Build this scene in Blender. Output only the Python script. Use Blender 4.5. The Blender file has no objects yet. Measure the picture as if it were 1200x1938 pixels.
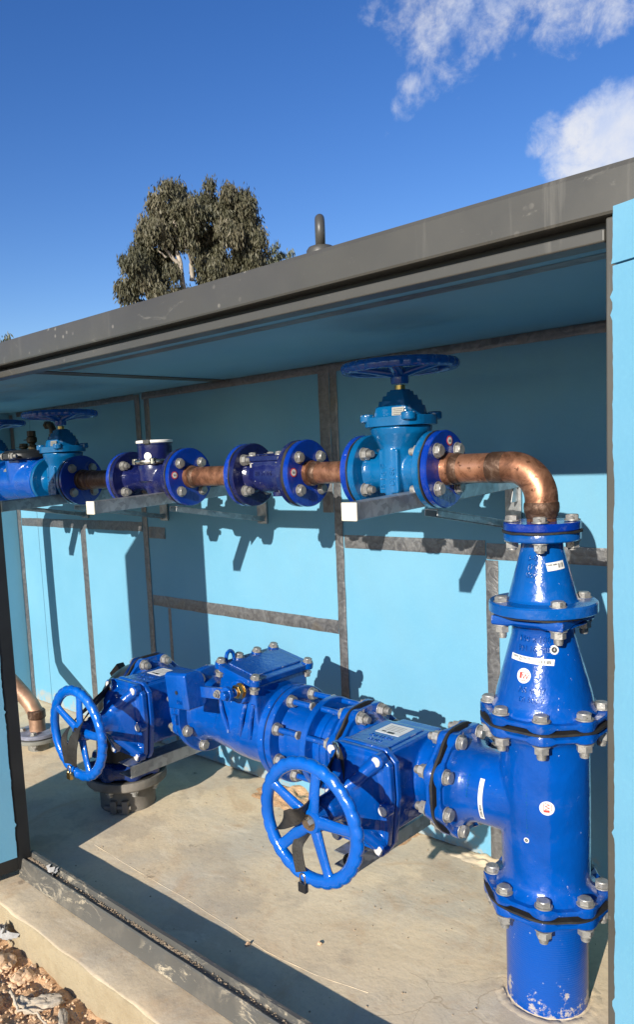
import bpy, bmesh, math, random
from math import sin, cos, pi, radians, atan2, sqrt, hypot
from mathutils import Matrix, Vector, noise as mnoise
random.seed(7)
SC = bpy.context.scene
COL = SC.collection
V = Vector

# ------------------------------------------------------------------ geometry collector
def frame(o, z=(0, 0, 1), x=None):
    z = V(z).normalized()
    if x is None:
        x = V((1, 0, 0)) if abs(z.x) < .9 else V((0, 1, 0))
    x = (V(x) - z * V(x).dot(z)).normalized()
    y = z.cross(x)
    m = Matrix((x, y, z)).transposed().to_4x4()
    m.translation = V(o)
    return m

class G:
    def __init__(s): s.v = []; s.f = []
    def add(s, vs, fs, m=None):
        n = len(s.v)
        s.v += [tuple(m @ V(p)) if m else tuple(p) for p in vs]
        s.f += [tuple(i + n for i in f) for f in fs]
        return s
    def box(s, x0, x1, y0, y1, z0, z1, m=None):
        vs = [(x, y, z) for z in (z0, z1) for y in (y0, y1) for x in (x0, x1)]
        return s.add(vs, [(0, 2, 3, 1), (4, 5, 7, 6), (0, 1, 5, 4), (2, 6, 7, 3), (0, 4, 6, 2), (1, 3, 7, 5)], m)
    def lathe(s, prof, m=None, seg=48, a0=0, close=True):
        # prof: (r, z); full turn about local z
        vs = []; fs = []
        n = len(prof)
        for k in range(seg):
            a = a0 + 2 * pi * k / seg
            for r, z in prof: vs.append((max(r, 1e-5) * cos(a), max(r, 1e-5) * sin(a), z))
        for k in range(seg):
            k2 = (k + 1) % seg
            for i in range(n - 1):
                fs.append((k * n + i, k2 * n + i, k2 * n + i + 1, k * n + i + 1))
        if close:
            if prof[0][0] > 1e-4: fs.append(tuple(k * n for k in range(seg))[::-1])
            if prof[-1][0] > 1e-4: fs.append(tuple(k * n + n - 1 for k in range(seg)))
        return s.add(vs, fs, m)
    def cyl(s, r, z0, z1, m=None, seg=32, b=0):
        if b: return s.lathe([(r - b, z0), (r, z0 + b), (r, z1 - b), (r - b, z1)], m, seg)
        return s.lathe([(r, z0), (r, z1)], m, seg)
    def prism(s, poly, z0, z1, m=None):
        n = len(poly)
        vs = [(x, y, z0) for x, y in poly] + [(x, y, z1) for x, y in poly]
        fs = [tuple(range(n))[::-1], tuple(range(n, 2 * n))] + [(i, (i + 1) % n, n + (i + 1) % n, n + i) for i in range(n)]
        return s.add(vs, fs, m)
    def tube(s, pts, rad, seg=16, closed=False, m=None, flat=1.0, up=None):
        pts = [V(p) for p in pts]; n = len(pts)
        if not hasattr(rad, '__len__'): rad = [rad] * n
        vs = []; fs = []; prev = None
        for i, p in enumerate(pts):
            if closed: t = pts[(i + 1) % n] - pts[i - 1]
            else: t = pts[min(i + 1, n - 1)] - pts[max(i - 1, 0)]
            t.normalize()
            if prev is None:
                u = V(up) if up else (V((0, 0, 1)) if abs(t.z) < .9 else V((1, 0, 0)))
            else: u = prev
            u = (u - t * u.dot(t)).normalized(); prev = u
            w = t.cross(u)
            for k in range(seg):
                a = 2 * pi * k / seg
                vs.append(p + u * rad[i] * cos(a) + w * rad[i] * flat * sin(a))
        for i in range(n if closed else n - 1):
            j = (i + 1) % n
            for k in range(seg):
                k2 = (k + 1) % seg
                fs.append((i * seg + k, i * seg + k2, j * seg + k2, j * seg + k))
        if not closed:
            fs.append(tuple(range(seg))[::-1]); fs.append(tuple((n - 1) * seg + k for k in range(seg)))
        return s.add(vs, fs, m)
    def ribbon(s, pts, w, t, side):
        # flat strap: pts centre line, side vectors give the width direction
        pts = [V(p) for p in pts]; n = len(pts); vs = []; fs = []
        for i, p in enumerate(pts):
            tg = (pts[min(i + 1, n - 1)] - pts[max(i - 1, 0)]).normalized()
            sd = V(side[i]) if isinstance(side, list) else V(side)
            sd = (sd - tg * sd.dot(tg)).normalized(); nn = tg.cross(sd)
            for a, b in ((-1, -1), (1, -1), (1, 1), (-1, 1)): vs.append(p + sd * a * w / 2 + nn * b * t / 2)
        for i in range(n - 1):
            for k in range(4):
                k2 = (k + 1) % 4
                fs.append((i * 4 + k, i * 4 + k2, (i + 1) * 4 + k2, (i + 1) * 4 + k))
        fs += [(3, 2, 1, 0), tuple((n - 1) * 4 + k for k in range(4))]
        return s.add(vs, fs)
    def sphere(s, r, m=None, seg=20, rings=10):
        return s.lathe([(r * sin(pi * i / rings), -r * cos(pi * i / rings)) for i in range(rings + 1)], m, seg)

def mesh_of(g, name, origin=(0, 0, 0), ang=35):
    me = bpy.data.meshes.new(name)
    o = V(origin)
    me.from_pydata([V(p) - o for p in g.v], [], g.f)
    me.validate()
    bm = bmesh.new(); bm.from_mesh(me)
    bmesh.ops.recalc_face_normals(bm, faces=bm.faces)
    bm.to_mesh(me); bm.free()
    for p in me.polygons: p.use_smooth = True
    me.set_sharp_from_angle(angle=radians(ang))
    return me

def bake(o):
    # replace an object's mesh by its evaluated one and drop the modifiers
    bpy.context.view_layer.update()
    dg = bpy.context.evaluated_depsgraph_get()
    me = bpy.data.meshes.new_from_object(o.evaluated_get(dg))
    o.modifiers.clear(); o.data = me
    return o

def tag(o, label=None, cat=None, group=None, kind=None):
    for k, x in (('label', label), ('category', cat), ('group', group), ('kind', kind)):
        if x: o[k] = x
    return o

def thing(name, loc, label, cat, group=None):
    o = bpy.data.objects.new(name, None); COL.objects.link(o)
    o.location = loc; o.empty_display_size = .05
    return tag(o, label, cat, group)

def wloc(o):
    p = V((0, 0, 0))
    while o: p = p + o.location; o = o.parent
    return p

def mk(name, g, m, parent=None, bevel=0, ang=35, seg=2, remesh=0, smooth=0, origin=None, label=None):
    org = wloc(parent) if parent else V(origin or (0, 0, 0))
    me = mesh_of(g, name, org, ang)
    o = bpy.data.objects.new(name, me); COL.objects.link(o)
    if parent: o.parent = parent
    else: o.location = org
    if m: me.materials.append(m)
    if remesh:
        r = o.modifiers.new('r', 'REMESH'); r.mode = 'VOXEL'; r.voxel_size = remesh; r.use_smooth_shade = True
        if smooth:
            s_ = o.modifiers.new('s', 'SMOOTH'); s_.iterations = smooth; s_.factor = .5
        bake(o)
        o.data.name = name
        for p in o.data.polygons: p.use_smooth = True
    if bevel:
        b = o.modifiers.new('b', 'BEVEL'); b.width = bevel; b.segments = seg; b.limit_method = 'ANGLE'; b.angle_limit = radians(40); b.harden_normals = True
    if label: o['label'] = label
    return o

def inst(name, me, parent, m):
    # an object sharing mesh data, placed by world matrix m (parents here are never rotated)
    o = bpy.data.objects.new(name, me); COL.objects.link(o); o.parent = parent
    mm = m.copy(); mm.translation = m.translation - wloc(parent)
    o.matrix_local = mm
    return o

def copy_thing(root, delta, label):
    r = root.copy(); COL.objects.link(r); r.location = root.location + V(delta); r['label'] = label
    def rec(a, b):
        for ch in list(a.children):
            c = ch.copy(); COL.objects.link(c); c.parent = b
            rec(ch, c)
    rec(root, r)
    return r

# ------------------------------------------------------------------ materials
class N:
    def __init__(s, name):
        s.m = bpy.data.materials.new(name); s.m.use_nodes = True
        s.t = s.m.node_tree; s.b = s.t.nodes['Principled BSDF']
        s.co = s.new('ShaderNodeTexCoord').outputs['Object']
    def new(s, t, **k):
        n = s.t.nodes.new(t)
        for a, b in k.items(): setattr(n, a, b)
        return n
    def link(s, a, b): s.t.links.new(a, b)
    def setv(s, n, **k):
        for a, b in k.items(): n.inputs[a].default_value = b
    def map(s, sc=(1, 1, 1), rot=(0, 0, 0), src=None):
        n = s.new('ShaderNodeMapping'); n.inputs['Scale'].default_value = sc; n.inputs['Rotation'].default_value = rot
        s.link(src or s.co, n.inputs['Vector']); return n.outputs[0]
    def noise(s, scale, detail=4, rough=.55, vec=None, dist=0):
        n = s.new('ShaderNodeTexNoise'); s.setv(n, Scale=scale, Detail=detail, Roughness=rough, Distortion=dist)
        s.link(vec or s.co, n.inputs['Vector']); return n.outputs['Fac']
    def voro(s, scale, feature='F1', vec=None, out='Distance', rnd=1):
        n = s.new('ShaderNodeTexVoronoi', feature=feature); s.setv(n, Scale=scale, Randomness=rnd)
        s.link(vec or s.co, n.inputs['Vector']); return n.outputs[out]
    def ramp(s, fac, *stops):
        n = s.new('ShaderNodeValToRGB'); e = n.color_ramp.elements
        while len(e) < len(stops): e.new(.5)
        for q, (p, c) in zip(e, stops):
            q.position = p; q.color = (c, c, c, 1) if not hasattr(c, '__len__') else (*c, 1)
        s.link(fac, n.inputs[0]); return n.outputs[0]
    def mix(s, fac, a, b, mode='MIX'):
        n = s.new('ShaderNodeMix', data_type='RGBA', blend_type=mode)
        for i, x in ((0, fac), (6, a), (7, b)):
            if hasattr(x, 'is_linked'): s.link(x, n.inputs[i])
            elif hasattr(x, '__len__'): n.inputs[i].default_value = (*x, 1)
            elif i == 0: n.inputs[0].default_value = x
            else: n.inputs[i].default_value = (x, x, x, 1)
        return n.outputs[2]
    def math(s, op, a, b=0, clamp=False):
        n = s.new('ShaderNodeMath', operation=op, use_clamp=clamp)
        for i, x in ((0, a), (1, b)):
            if hasattr(x, 'is_linked'): s.link(x, n.inputs[i])
            else: n.inputs[i].default_value = x
        return n.outputs[0]
    def sep(s, vec=None):
        n = s.new('ShaderNodeSeparateXYZ'); s.link(vec or s.co, n.inputs[0]); return n.outputs
    def bump(s, h, strength=.3, dist=.01, prev=None):
        n = s.new('ShaderNodeBump'); s.setv(n, Strength=strength, Distance=dist); s.link(h, n.inputs['Height'])
        if prev: s.link(prev, n.inputs['Normal'])
        return n.outputs[0]
    def out(s, col=None, rough=None, metal=None, normal=None, **k):
        for nm, x in (('Base Color', col), ('Roughness', rough), ('Metallic', metal), ('Normal', normal)):
            if x is None: continue
            if hasattr(x, 'is_linked'): s.link(x, s.b.inputs[nm])
            elif hasattr(x, '__len__'): s.b.inputs[nm].default_value = (*x, 1)
            else: s.b.inputs[nm].default_value = x
        for a, b in k.items(): s.b.inputs[a.replace('_', ' ')].default_value = b
        return s.m

def sc3(c, k): return tuple(x * k for x in c)

def paint(name, col, rough=.17, chips=1.0, dust=.09):
    n = N(name)
    c = n.mix(n.ramp(n.noise(7, 3), (.35, 0), (.7, 1)), sc3(col, .82), sc3(col, 1.15))
    d = n.ramp(n.noise(13, 8, .7), (.56, 0), (.75, dust))
    c = n.mix(d, c, (.22, .26, .32))
    sp = n.math('MULTIPLY', n.ramp(n.noise(95, 3, .6), (.71, 0), (.735, 1)), n.ramp(n.noise(8, 3), (.50, 0), (.60, chips), (1, chips)))
    c = n.mix(sp, c, (.62, .62, .60))
    pt = n.new('ShaderNodeNewGeometry').outputs['Pointiness']
    ew = n.math('MULTIPLY', n.ramp(pt, (.56, 0), (.64, 1)), n.ramp(n.noise(42, 6, .7), (.56, 0), (.62, .6)))
    c = n.mix(ew, c, (.38, .42, .48))
    gr = n.math('MULTIPLY', n.ramp(n.noise(5.5, 7, .68, None, .8), (.56, 0), (.70, 1)), .22)
    c = n.mix(gr, c, (.10, .105, .11))
    d = n.math('ADD', d, gr)
    b = n.bump(n.noise(22, 3), .16, .012)
    b = n.bump(n.noise(9, 4), .10, .02, b)
    b = n.bump(n.noise(64, 3, .6), .22, .005, b)
    r = n.math('ADD', n.math('MULTIPLY', d, 1.2), n.ramp(n.noise(9, 4), (.3, rough * .55), (.7, rough * 1.5)))
    return n.out(c, r, 0, b, Coat_Weight=.25, Coat_Roughness=.08)

def plain(name, col, rough=.5, metal=0, var=.2, scale=20, bump=.1, **k):
    n = N(name)
    c = n.mix(n.ramp(n.noise(scale, 5), (.3, 0), (.7, 1)), sc3(col, 1 - var), sc3(col, 1 + var))
    return n.out(c, rough, metal, n.bump(n.noise(scale * 4, 4), bump, .004), **k)

M = {}
M['blue'] = paint('blue_enamel', (.0, .064, .335))
M['wheel'] = paint('azure_wheel_enamel', (.0002, .092, .43))
M['light'] = paint('light_blue_enamel', (.001, .098, .265), .2)
M['mid'] = paint('mid_blue_enamel', (.0005, .076, .32), .2)
M['navy'] = paint('navy_enamel', (.006, .010, .070), .2)
M['deep'] = paint('deep_blue_enamel', (.001, .020, .12), .22)
M['flange'] = paint('flange_blue_enamel', (.001, .030, .28), .2)
M['black'] = plain('black_coating', (.012, .014, .017), .33, bump=.2)
M['rubber'] = plain('black_rubber', (.016, .015, .014), .7, var=.5, scale=30, bump=.3)
M['brass'] = plain('brass', (.55, .36, .12), .28, 1)
M['bronze'] = plain('weathered_bronze', (.06, .05, .03), .5, .4)
M['white'] = plain('white_plastic', (.72, .72, .70), .4, var=.08)
M['cap'] = plain('pale_wax_cap', (.50, .49, .48), .45, var=.15, scale=60)
M['cream'] = plain('cream_plastic_cap', (.62, .58, .48), .45, var=.1)
M['strap'] = plain('black_webbing', (.018, .016, .014), .55, var=.4, scale=60, bump=.4)
M['label'] = plain('white_label', (.66, .66, .64), .45, var=.06, scale=40)
M['ink'] = plain('black_ink', (.03, .03, .03), .5)
M['red'] = plain('red_ink', (.55, .05, .04), .5)
M['steel'] = plain('bright_steel', (.55, .53, .48), .25, 1)
M['steel_plate'] = plain('grey_plate', (.20, .20, .18), .5, .2)

def bolt_mat():
    n = N('dull_zinc_bolt')
    f = n.noise(55, 6)
    c = n.mix(n.ramp(f, (.35, 0), (.65, 1)), (.26, .255, .24), (.42, .41, .39))
    c = n.mix(n.ramp(n.noise(120, 4), (.58, 0), (.7, .8)), c, (.10, .095, .085))
    return n.out(c, .48, .55, n.bump(n.noise(200, 3), .25, .002))
M['bolt'] = bolt_mat()

def galv():
    n = N('galvanised_steel')
    v = n.voro(60, out='Color')
    c = n.mix(n.ramp(v, (.2, 0), (.8, 1)), (.30, .31, .32), (.44, .455, .465))
    c = n.mix(n.ramp(n.noise(18, 6), (.5, 0), (.72, .7)), c, (.20, .20, .20))
    return n.out(c, n.ramp(n.noise(30, 4), (.3, .32), (.7, .55)), .75, n.bump(n.noise(90, 4), .15, .002))
M['galv'] = galv()

def copper():
    n = N('tarnished_copper')
    st = n.map((1, 1, 1))
    f = n.noise(16, 8, .65, st, 1.2)
    c = n.ramp(f, (.30, (.07, .035, .022)), (.44, (.26, .12, .07)), (.56, (.50, .24, .14)), (.75, (.62, .33, .21)))
    sp = n.ramp(n.noise(75, 4), (.62, 0), (.7, .8))
    c = n.mix(sp, c, (.07, .03, .016))
    return n.out(c, n.ramp(f, (.3, .55), (.7, .34)), .8, n.bump(f, .12, .004))
M['copper'] = copper()
def burnt():
    n = N('burnt_braze')
    f = n.noise(35, 6, .65, None, 1)
    c = n.ramp(f, (.3, (.035, .02, .014)), (.5, (.10, .055, .035)), (.68, (.22, .15, .11)))
    return n.out(c, .5, .6, n.bump(f, .5, .006))
M['burnt'] = burnt()
M['oldcopper'] = plain('dull_dusty_copper', (.36, .215, .14), .5, .45, var=.4, scale=14, bump=.3)
M['iron'] = plain('dusty_dark_iron', (.15, .135, .115), .7, .1, var=.35, scale=14, bump=.35)
M['dustyblue'] = plain('dusty_blue_grey', (.19, .20, .26), .6, 0, var=.4, scale=24, bump=.3)

def foam():
    n = N('blue_foam_board')
    c = n.mix(n.ramp(n.noise(3, 6, .6), (.3, 0), (.7, 1)), (.118, .318, .46), (.146, .35, .49))
    c = n.mix(n.ramp(n.noise(160, 3), (.5, 0), (.8, .25)), c, (.16, .40, .52))
    sc = n.ramp(n.noise(6, 7, .7, n.map((1, 1, 3)), 1.5), (.66, 0), (.74, .35))
    c = n.mix(sc, c, (.22, .44, .54))
    lo = n.new('ShaderNodeMapRange'); lo.inputs[1].default_value = 0; lo.inputs[2].default_value = .16; lo.inputs[3].default_value = .24; lo.inputs[4].default_value = -.10; n.link(n.sep()[2], lo.inputs[0])
    c = n.mix(n.ramp(n.math('ADD', n.noise(18, 8, .7), lo.outputs[0]), (.62, 0), (.74, .65)), c, (.36, .31, .24))
    fd = n.ramp(n.noise(2.2, 7, .65, n.map((1, 1, .6)), .6), (.50, 0), (.72, .28)); c = n.mix(fd, c, (.16, .30, .37))
    return n.out(c, .55, 0, n.bump(n.noise(120, 4), .12, .003), Specular_IOR_Level=.3)
M['foam'] = foam()
def foam_dirty_bounce():
    n = N('dirty_foam_bounce_lit')
    c = n.mix(n.ramp(n.noise(3, 6, .6), (.3, 0), (.7, 1)), (.15, .385, .54), (.18, .42, .575))  # base paler than the other foam: bounced light put into the colour
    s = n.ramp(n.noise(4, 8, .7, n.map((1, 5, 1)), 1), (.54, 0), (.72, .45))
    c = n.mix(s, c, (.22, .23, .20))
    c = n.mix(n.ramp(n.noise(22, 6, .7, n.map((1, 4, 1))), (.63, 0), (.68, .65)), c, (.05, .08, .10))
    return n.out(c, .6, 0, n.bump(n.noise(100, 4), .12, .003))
M['foam_dirty_bounce'] = foam_dirty_bounce()

def foil():
    n = N('silver_foil_tape')
    w = n.noise(26, 5, .6, None, 2)
    c = n.mix(n.ramp(w, (.35, 0), (.7, 1)), (.13, .13, .135), (.24, .24, .24))
    c = n.mix(n.ramp(n.noise(9, 6), (.58, 0), (.7, .45)), c, (.20, .165, .12))
    h = n.math('ADD', w, n.math('MULTIPLY', n.voro(45, 'DISTANCE_TO_EDGE'), .6))
    return n.out(c, n.ramp(w, (.3, .32), (.7, .5)), .6, n.bump(h, .30, .006))
M['foil'] = foil()

def cabinet_paint():
    n = N('dark_grey_painted_steel')
    x = n.sep()
    c = n.mix(n.ramp(n.noise(3, 5), (.3, 0), (.7, 1)), (.054, .052, .045), (.069, .067, .059))
    drips = n.math('MULTIPLY', n.ramp(n.noise(1, 5, .6, n.map((34, 34, 2.2))), (.58, 0), (.70, 1)), n.ramp(n.noise(3.2, 4), (.48, 0), (.64, .38)))
    c = n.mix(drips, c, (.21, .20, .175))
    spl = n.math('MULTIPLY', n.ramp(n.voro(38), (.0, 1), (.12, 1), (.2, 0)), n.ramp(n.noise(7, 4), (.58, 0), (.66, .4)))
    c = n.mix(spl, c, (.30, .28, .24))
    c = n.mix(n.ramp(n.noise(11, 8, .72, n.map((1, 1, 2.4), (0, .5, 0)), 1.5), (.62, 0), (.72, .5)), c, (.19, .18, .155))
    return n.out(c, n.ramp(n.noise(8, 4), (.3, .30), (.7, .5)), 0, n.bump(n.noise(70, 3), .06, .003))
M['cab'] = cabinet_paint()
M['cab_dark'] = plain('black_frame_paint', (.012, .013, .014), .4, var=.3, scale=8)
def rail_mat():
    n = N('muddy_grey_steel')
    c = n.mix(n.ramp(n.noise(4, 5), (.3, 0), (.7, 1)), (.075, .073, .066), (.098, .095, .087))
    mud = n.math('MULTIPLY', n.ramp(n.noise(24, 10, .78, n.map((.45, 1, 1)), .9), (.535, 0), (.585, 1)), n.ramp(n.noise(3.4, 4), (.40, 0), (.56, 1)))
    c = n.mix(mud, c, (.40, .34, .245))
    c = n.mix(n.ramp(n.noise(9, 6, .65), (.5, 0), (.75, .4)), c, (.26, .23, .18))
    return n.out(c, n.math('ADD', .38, n.math('MULTIPLY', mud, .5)), 0, n.bump(mud, .4, .006))
M['rail'] = rail_mat()

def concrete(name='smooth_concrete', tint=(1, 1, 1), k=1.0):
    n = N(name); T_ = lambda c: tuple(a * b * k for a, b in zip(c, tint))
    a = n.noise(1.6, 8, .62, None, .5)
    c = n.ramp(a, (.28, T_((.50, .43, .335))), (.46, T_((.62, .535, .41))), (.60, T_((.68, .595, .465))), (.78, T_((.57, .51, .42))))
    grey = n.ramp(n.noise(2.3, 6, .6), (.46, 0), (.62, .75))
    c = n.mix(grey, c, T_((.47, .455, .42)))
    rust = n.ramp(n.noise(5, 7, .68, None, 1), (.53, 0), (.70, .6))
    c = n.mix(rust, c, T_((.50, .36, .235)))
    st = n.math('MULTIPLY', n.ramp(n.noise(10, 8, .7), (.62, 0), (.68, 1)), n.ramp(n.noise(2.1, 3), (.46, 0), (.56, .65)))
    c = n.mix(st, c, (.20, .16, .12))
    c = n.mix(n.ramp(n.noise(4.3, 5, .6, n.map((1, 1, 1), (0, 0, .5))), (.54, 0), (.60, .5)), c, T_((.42, .37, .31)))
    c = n.mix(n.ramp(n.noise(70, 6, .72), (.48, 0), (.75, .35)), c, T_((.36, .30, .23)))
    spk = n.math('MULTIPLY', n.ramp(n.voro(22), (.0, 1), (.03, 1), (.045, 0)), .7)
    c = n.mix(spk, c, (.10, .08, .055))
    wv = n.new('ShaderNodeVectorMath'); wv.operation = 'ADD'; n.link(n.co, wv.inputs[0])
    wn = n.new('ShaderNodeTexNoise'); wn.inputs['Scale'].default_value = 4; wn.inputs['Detail'].default_value = 5; n.link(n.co, wn.inputs['Vector'])
    ws = n.new('ShaderNodeVectorMath'); ws.operation = 'SCALE'; ws.inputs['Scale'].default_value = .22; n.link(wn.outputs['Color'], ws.inputs[0]); n.link(ws.outputs[0], wv.inputs[1])
    crk = n.math('MULTIPLY', n.ramp(n.voro(3.4, 'DISTANCE_TO_EDGE', wv.outputs[0]), (.0, 1), (.0016, 1), (.0046, 0)), n.ramp(n.noise(1.9, 3, .5, n.map((1, 1, 1), (0, 0, 1.1))), (.54, 0), (.60, .8)))
    c = n.mix(crk, c, T_((.36, .30, .23)))
    c = n.mix(n.ramp(n.noise(2.6, 8, .7, n.map((1, 2.2, 1), (0, 0, .9)), 1.4), (.58, 0), (.66, .4)), c, T_((.74, .68, .58)))
    arcs = n.new('ShaderNodeTexWave', wave_type='RINGS', rings_direction='Z')
    arcs.inputs['Scale'].default_value = 3.2; arcs.inputs['Distortion'].default_value = 9; arcs.inputs['Detail'].default_value = 3; arcs.inputs['Detail Scale'].default_value = .8
    mp = n.new('ShaderNodeMapping'); mp.inputs['Location'].default_value = (.3, .42, 0); n.link(n.co, mp.inputs[0]); n.link(mp.outputs[0], arcs.inputs['Vector'])
    tro = n.math('MULTIPLY', n.ramp(arcs.outputs['Fac'], (.86, 0), (.95, 1), (1, .2)), n.ramp(n.noise(2.4, 4), (.46, 0), (.62, 1)))
    b = n.bump(n.noise(2.6, 4, .5), .22, .03)
    b = n.bump(tro, .035, .006, b)
    b = n.bump(n.noise(38, 7, .68), .32, .006, b)
    return n.out(c, .85, 0, b, Specular_IOR_Level=.25)
M['concrete'] = concrete(tint=(1.11, 1.03, .90))
M['ledge'] = concrete('brushed_grey_concrete', (1.08, 1.0, .88), .86)
def slab_edge():
    n = N('raw_concrete_edge')
    c = n.ramp(n.noise(6, 8, .65), (.3, (.26, .20, .118)), (.55, (.36, .295, .19)), (.75, (.30, .25, .17)))
    return n.out(c, .9, 0, n.bump(n.noise(28, 8, .7), .7, .014))
M['edge'] = slab_edge()
def soil():
    n = N('dry_clay_soil')
    a = n.noise(9, 9, .7)
    c = n.ramp(a, (.3, (.46, .25, .12)), (.48, (.66, .40, .22)), (.6, (.70, .47, .28)), (.75, (.62, .50, .36)))
    c = n.mix(n.ramp(n.noise(30, 6, .7), (.5, 0), (.7, .6)), c, (.54, .40, .27))
    return n.out(c, .95, 0, n.bump(n.noise(60, 8, .75), .9, .012), Specular_IOR_Level=.1)
M['soil'] = soil()
def stone(name, c0, c1):
    n = N(name)
    c = n.mix(n.ramp(n.noise(20, 7, .7), (.3, 0), (.7, 1)), c0, c1)
    return n.out(c, .9, 0, n.bump(n.noise(70, 7, .7), .6, .006))
M['clod'] = stone('clay_clod', (.54, .33, .18), (.68, .49, .32))
M['grit'] = stone('brown_grit', (.26, .19, .12), (.42, .33, .23))
M['pale'] = stone('pale_stone', (.36, .29, .21), (.54, .47, .37))
M['scrap'] = stone('grey_white_plastic', (.24, .235, .225), (.42, .41, .40))
def far_ground():
    n = N('dry_grass_ground')
    c = n.ramp(n.noise(.8, 9, .7), (.3, (.46, .33, .21)), (.55, (.58, .45, .31)), (.75, (.50, .40, .27)))
    return n.out(c, .95, 0, n.bump(n.noise(4, 8, .7), .8, .1))
M['ground'] = far_ground()

def leafmat(name, a, b, c_):
    n = N(name)
    at = n.new('ShaderNodeAttribute', attribute_name='tone')
    c = n.ramp(at.outputs['Fac'], (0, a), (.5, b), (1, c_))
    return n.out(c, .55, 0, None, Specular_IOR_Level=.3)
M['leaf'] = leafmat('gum_leaves', (.044, .046, .026), (.084, .080, .046), (.140, .122, .078))
M['leaf2'] = leafmat('far_leaves', (.06, .07, .045), (.10, .11, .07), (.14, .15, .10))
M['bark'] = plain('pale_gum_bark', (.36, .31, .25), .7, var=.35, scale=3, bump=.3)

# ------------------------------------------------------------------ key positions (metres; column axis at x=y=0, slab top z=0)
WALL, FRONT = .458, -.482
ZL, ZU = .46, 1.21               # axis heights of the two pipe runs

# ------------------------------------------------------------------ shared hardware
_bolts = {}
def bolt_mesh(d, grip, tail=.012):
    key = (d, grip, tail)
    if key in _bolts: return _bolts[key]
    g = G()
    hexa = lambda r, a=0: [(r * cos(a + pi / 3 * k), r * sin(a + pi / 3 * k)) for k in range(6)]
    af = d * .87
    h = grip / 2; w = d * .16
    g.cyl(d * 1.02, h, h + w, seg=20)                                   # washer
    g.prism(hexa(af), h + w, h + w + d * .52); g.lathe([(af * .84, h + w + d * .52), (af * .78, h + w + d * .62), (.0001, h + w + d * .63)], seg=18)
    g.cyl(d / 2, -h - w - d * .9 - tail, h, seg=14)
    g.cyl(d * 1.02, -h - w, -h, seg=20)
    g.prism(hexa(af, .3), -h - w - d * .82, -h - w)
    for k in range(3):
        z = -h - w - d * .82 - tail * (.2 + .27 * k); g.cyl(d * .56, z - .0012, z + .0006, seg=14)
    me = mesh_of(g, 'bolt', ang=30); me.materials.append(M['bolt'])
    _bolts[key] = me
    return me

def bolts(parent, ctr, axis, pcd_r, n, a0, d, grip, tail=.012, x=None, skip=()):
    fr = frame(ctr, axis, x)
    me = bolt_mesh(d, grip, tail)
    for k in range(n):
        if k in skip: continue
        a = a0 + 2 * pi * k / n
        inst('bolt', me, parent, fr @ Matrix.Translation((pcd_r * cos(a), pcd_r * sin(a), 0)) @ Matrix.Rotation(random.random() * 6, 4, 'Z'))

def oct_flange(g, fr, R, t, n, a0, rin, gap=.007, lobe=.55):
    """cast flange seen in the photo: straight runs between bolt lobes, thinner at the joint between bolts.
    joint face at local z=0, body grows to +t"""
    seg = n * 14; step = 2 * pi / n
    rings = []
    for k in range(seg):
        a = a0 + 2 * pi * k / seg
        u = (a - a0) % step; u = min(u, step - u)             # angle from the nearest bolt
        r = R * cos(step / 2) / cos(step / 2 - u)
        r = min(r, R * .992)
        s_ = max(0, min(1, (u - step * .17) / (step * .12))); s_ = s_ * s_ * (3 - 2 * s_)
        gp = .0012 + gap * s_; tt = t * (1 - .20 * s_)
        rings.append([(rin, 0.0005), (R * .80, .0005), (r - .007, gp * .7), (r - .0015, gp), (r, gp + .003), (r, tt - .003), (r - .003, tt), (R * .80, tt), (rin, t)])
    vs = []; fs = []; m_ = len(rings[0])
    for k, pr in enumerate(rings):
        a = a0 + 2 * pi * k / seg
        vs += [(r * cos(a), r * sin(a), z) for r, z in pr]
    for k in range(seg):
        k2 = (k + 1) % seg
        for i in range(m_ - 1): fs.append((k * m_ + i, k2 * m_ + i, k2 * m_ + i + 1, k * m_ + i + 1))
        fs.append((k * m_ + m_ - 1, k2 * m_ + m_ - 1, k2 * m_, k * m_))
    g.add(vs, fs, fr)

def gasket(parent, ctr, axis, R, wob=.004, th=.005, n=8, a0=0, x=None):
    g = G(); seg = 96
    fr = frame(ctr, axis, x); prof = []
    ph = random.random() * 6
    vs = []; fs = []
    for k in range(seg):
        a = 2 * pi * k / seg
        u = abs(((a - a0) % (2 * pi / n)) - pi / n) / (pi / n)
        r = R * (.955 + .03 * u) + wob * (mnoise.noise(V((cos(a) * 2.2 + ph, sin(a) * 2.2, ph)))) 
        zz = .0018 * mnoise.noise(V((cos(a) * 3, sin(a) * 3 + ph, 1)))
        vs += [(R * .6, 0, 0)] if False else [(R * .6 * cos(a), R * .6 * sin(a), -th / 2), (r * cos(a), r * sin(a), -th / 2 + zz), (r * cos(a), r * sin(a), th / 2 + zz), (R * .6 * cos(a), R * .6 * sin(a), th / 2)]
    for k in range(seg):
        k2 = (k + 1) % seg
        for i in range(4): fs.append((k * 4 + i, k2 * 4 + i, k2 * 4 + (i + 1) % 4, k * 4 + (i + 1) % 4))
    g.add(vs, fs, fr)
    return mk('gasket', g, M['rubber'], parent)

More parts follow.
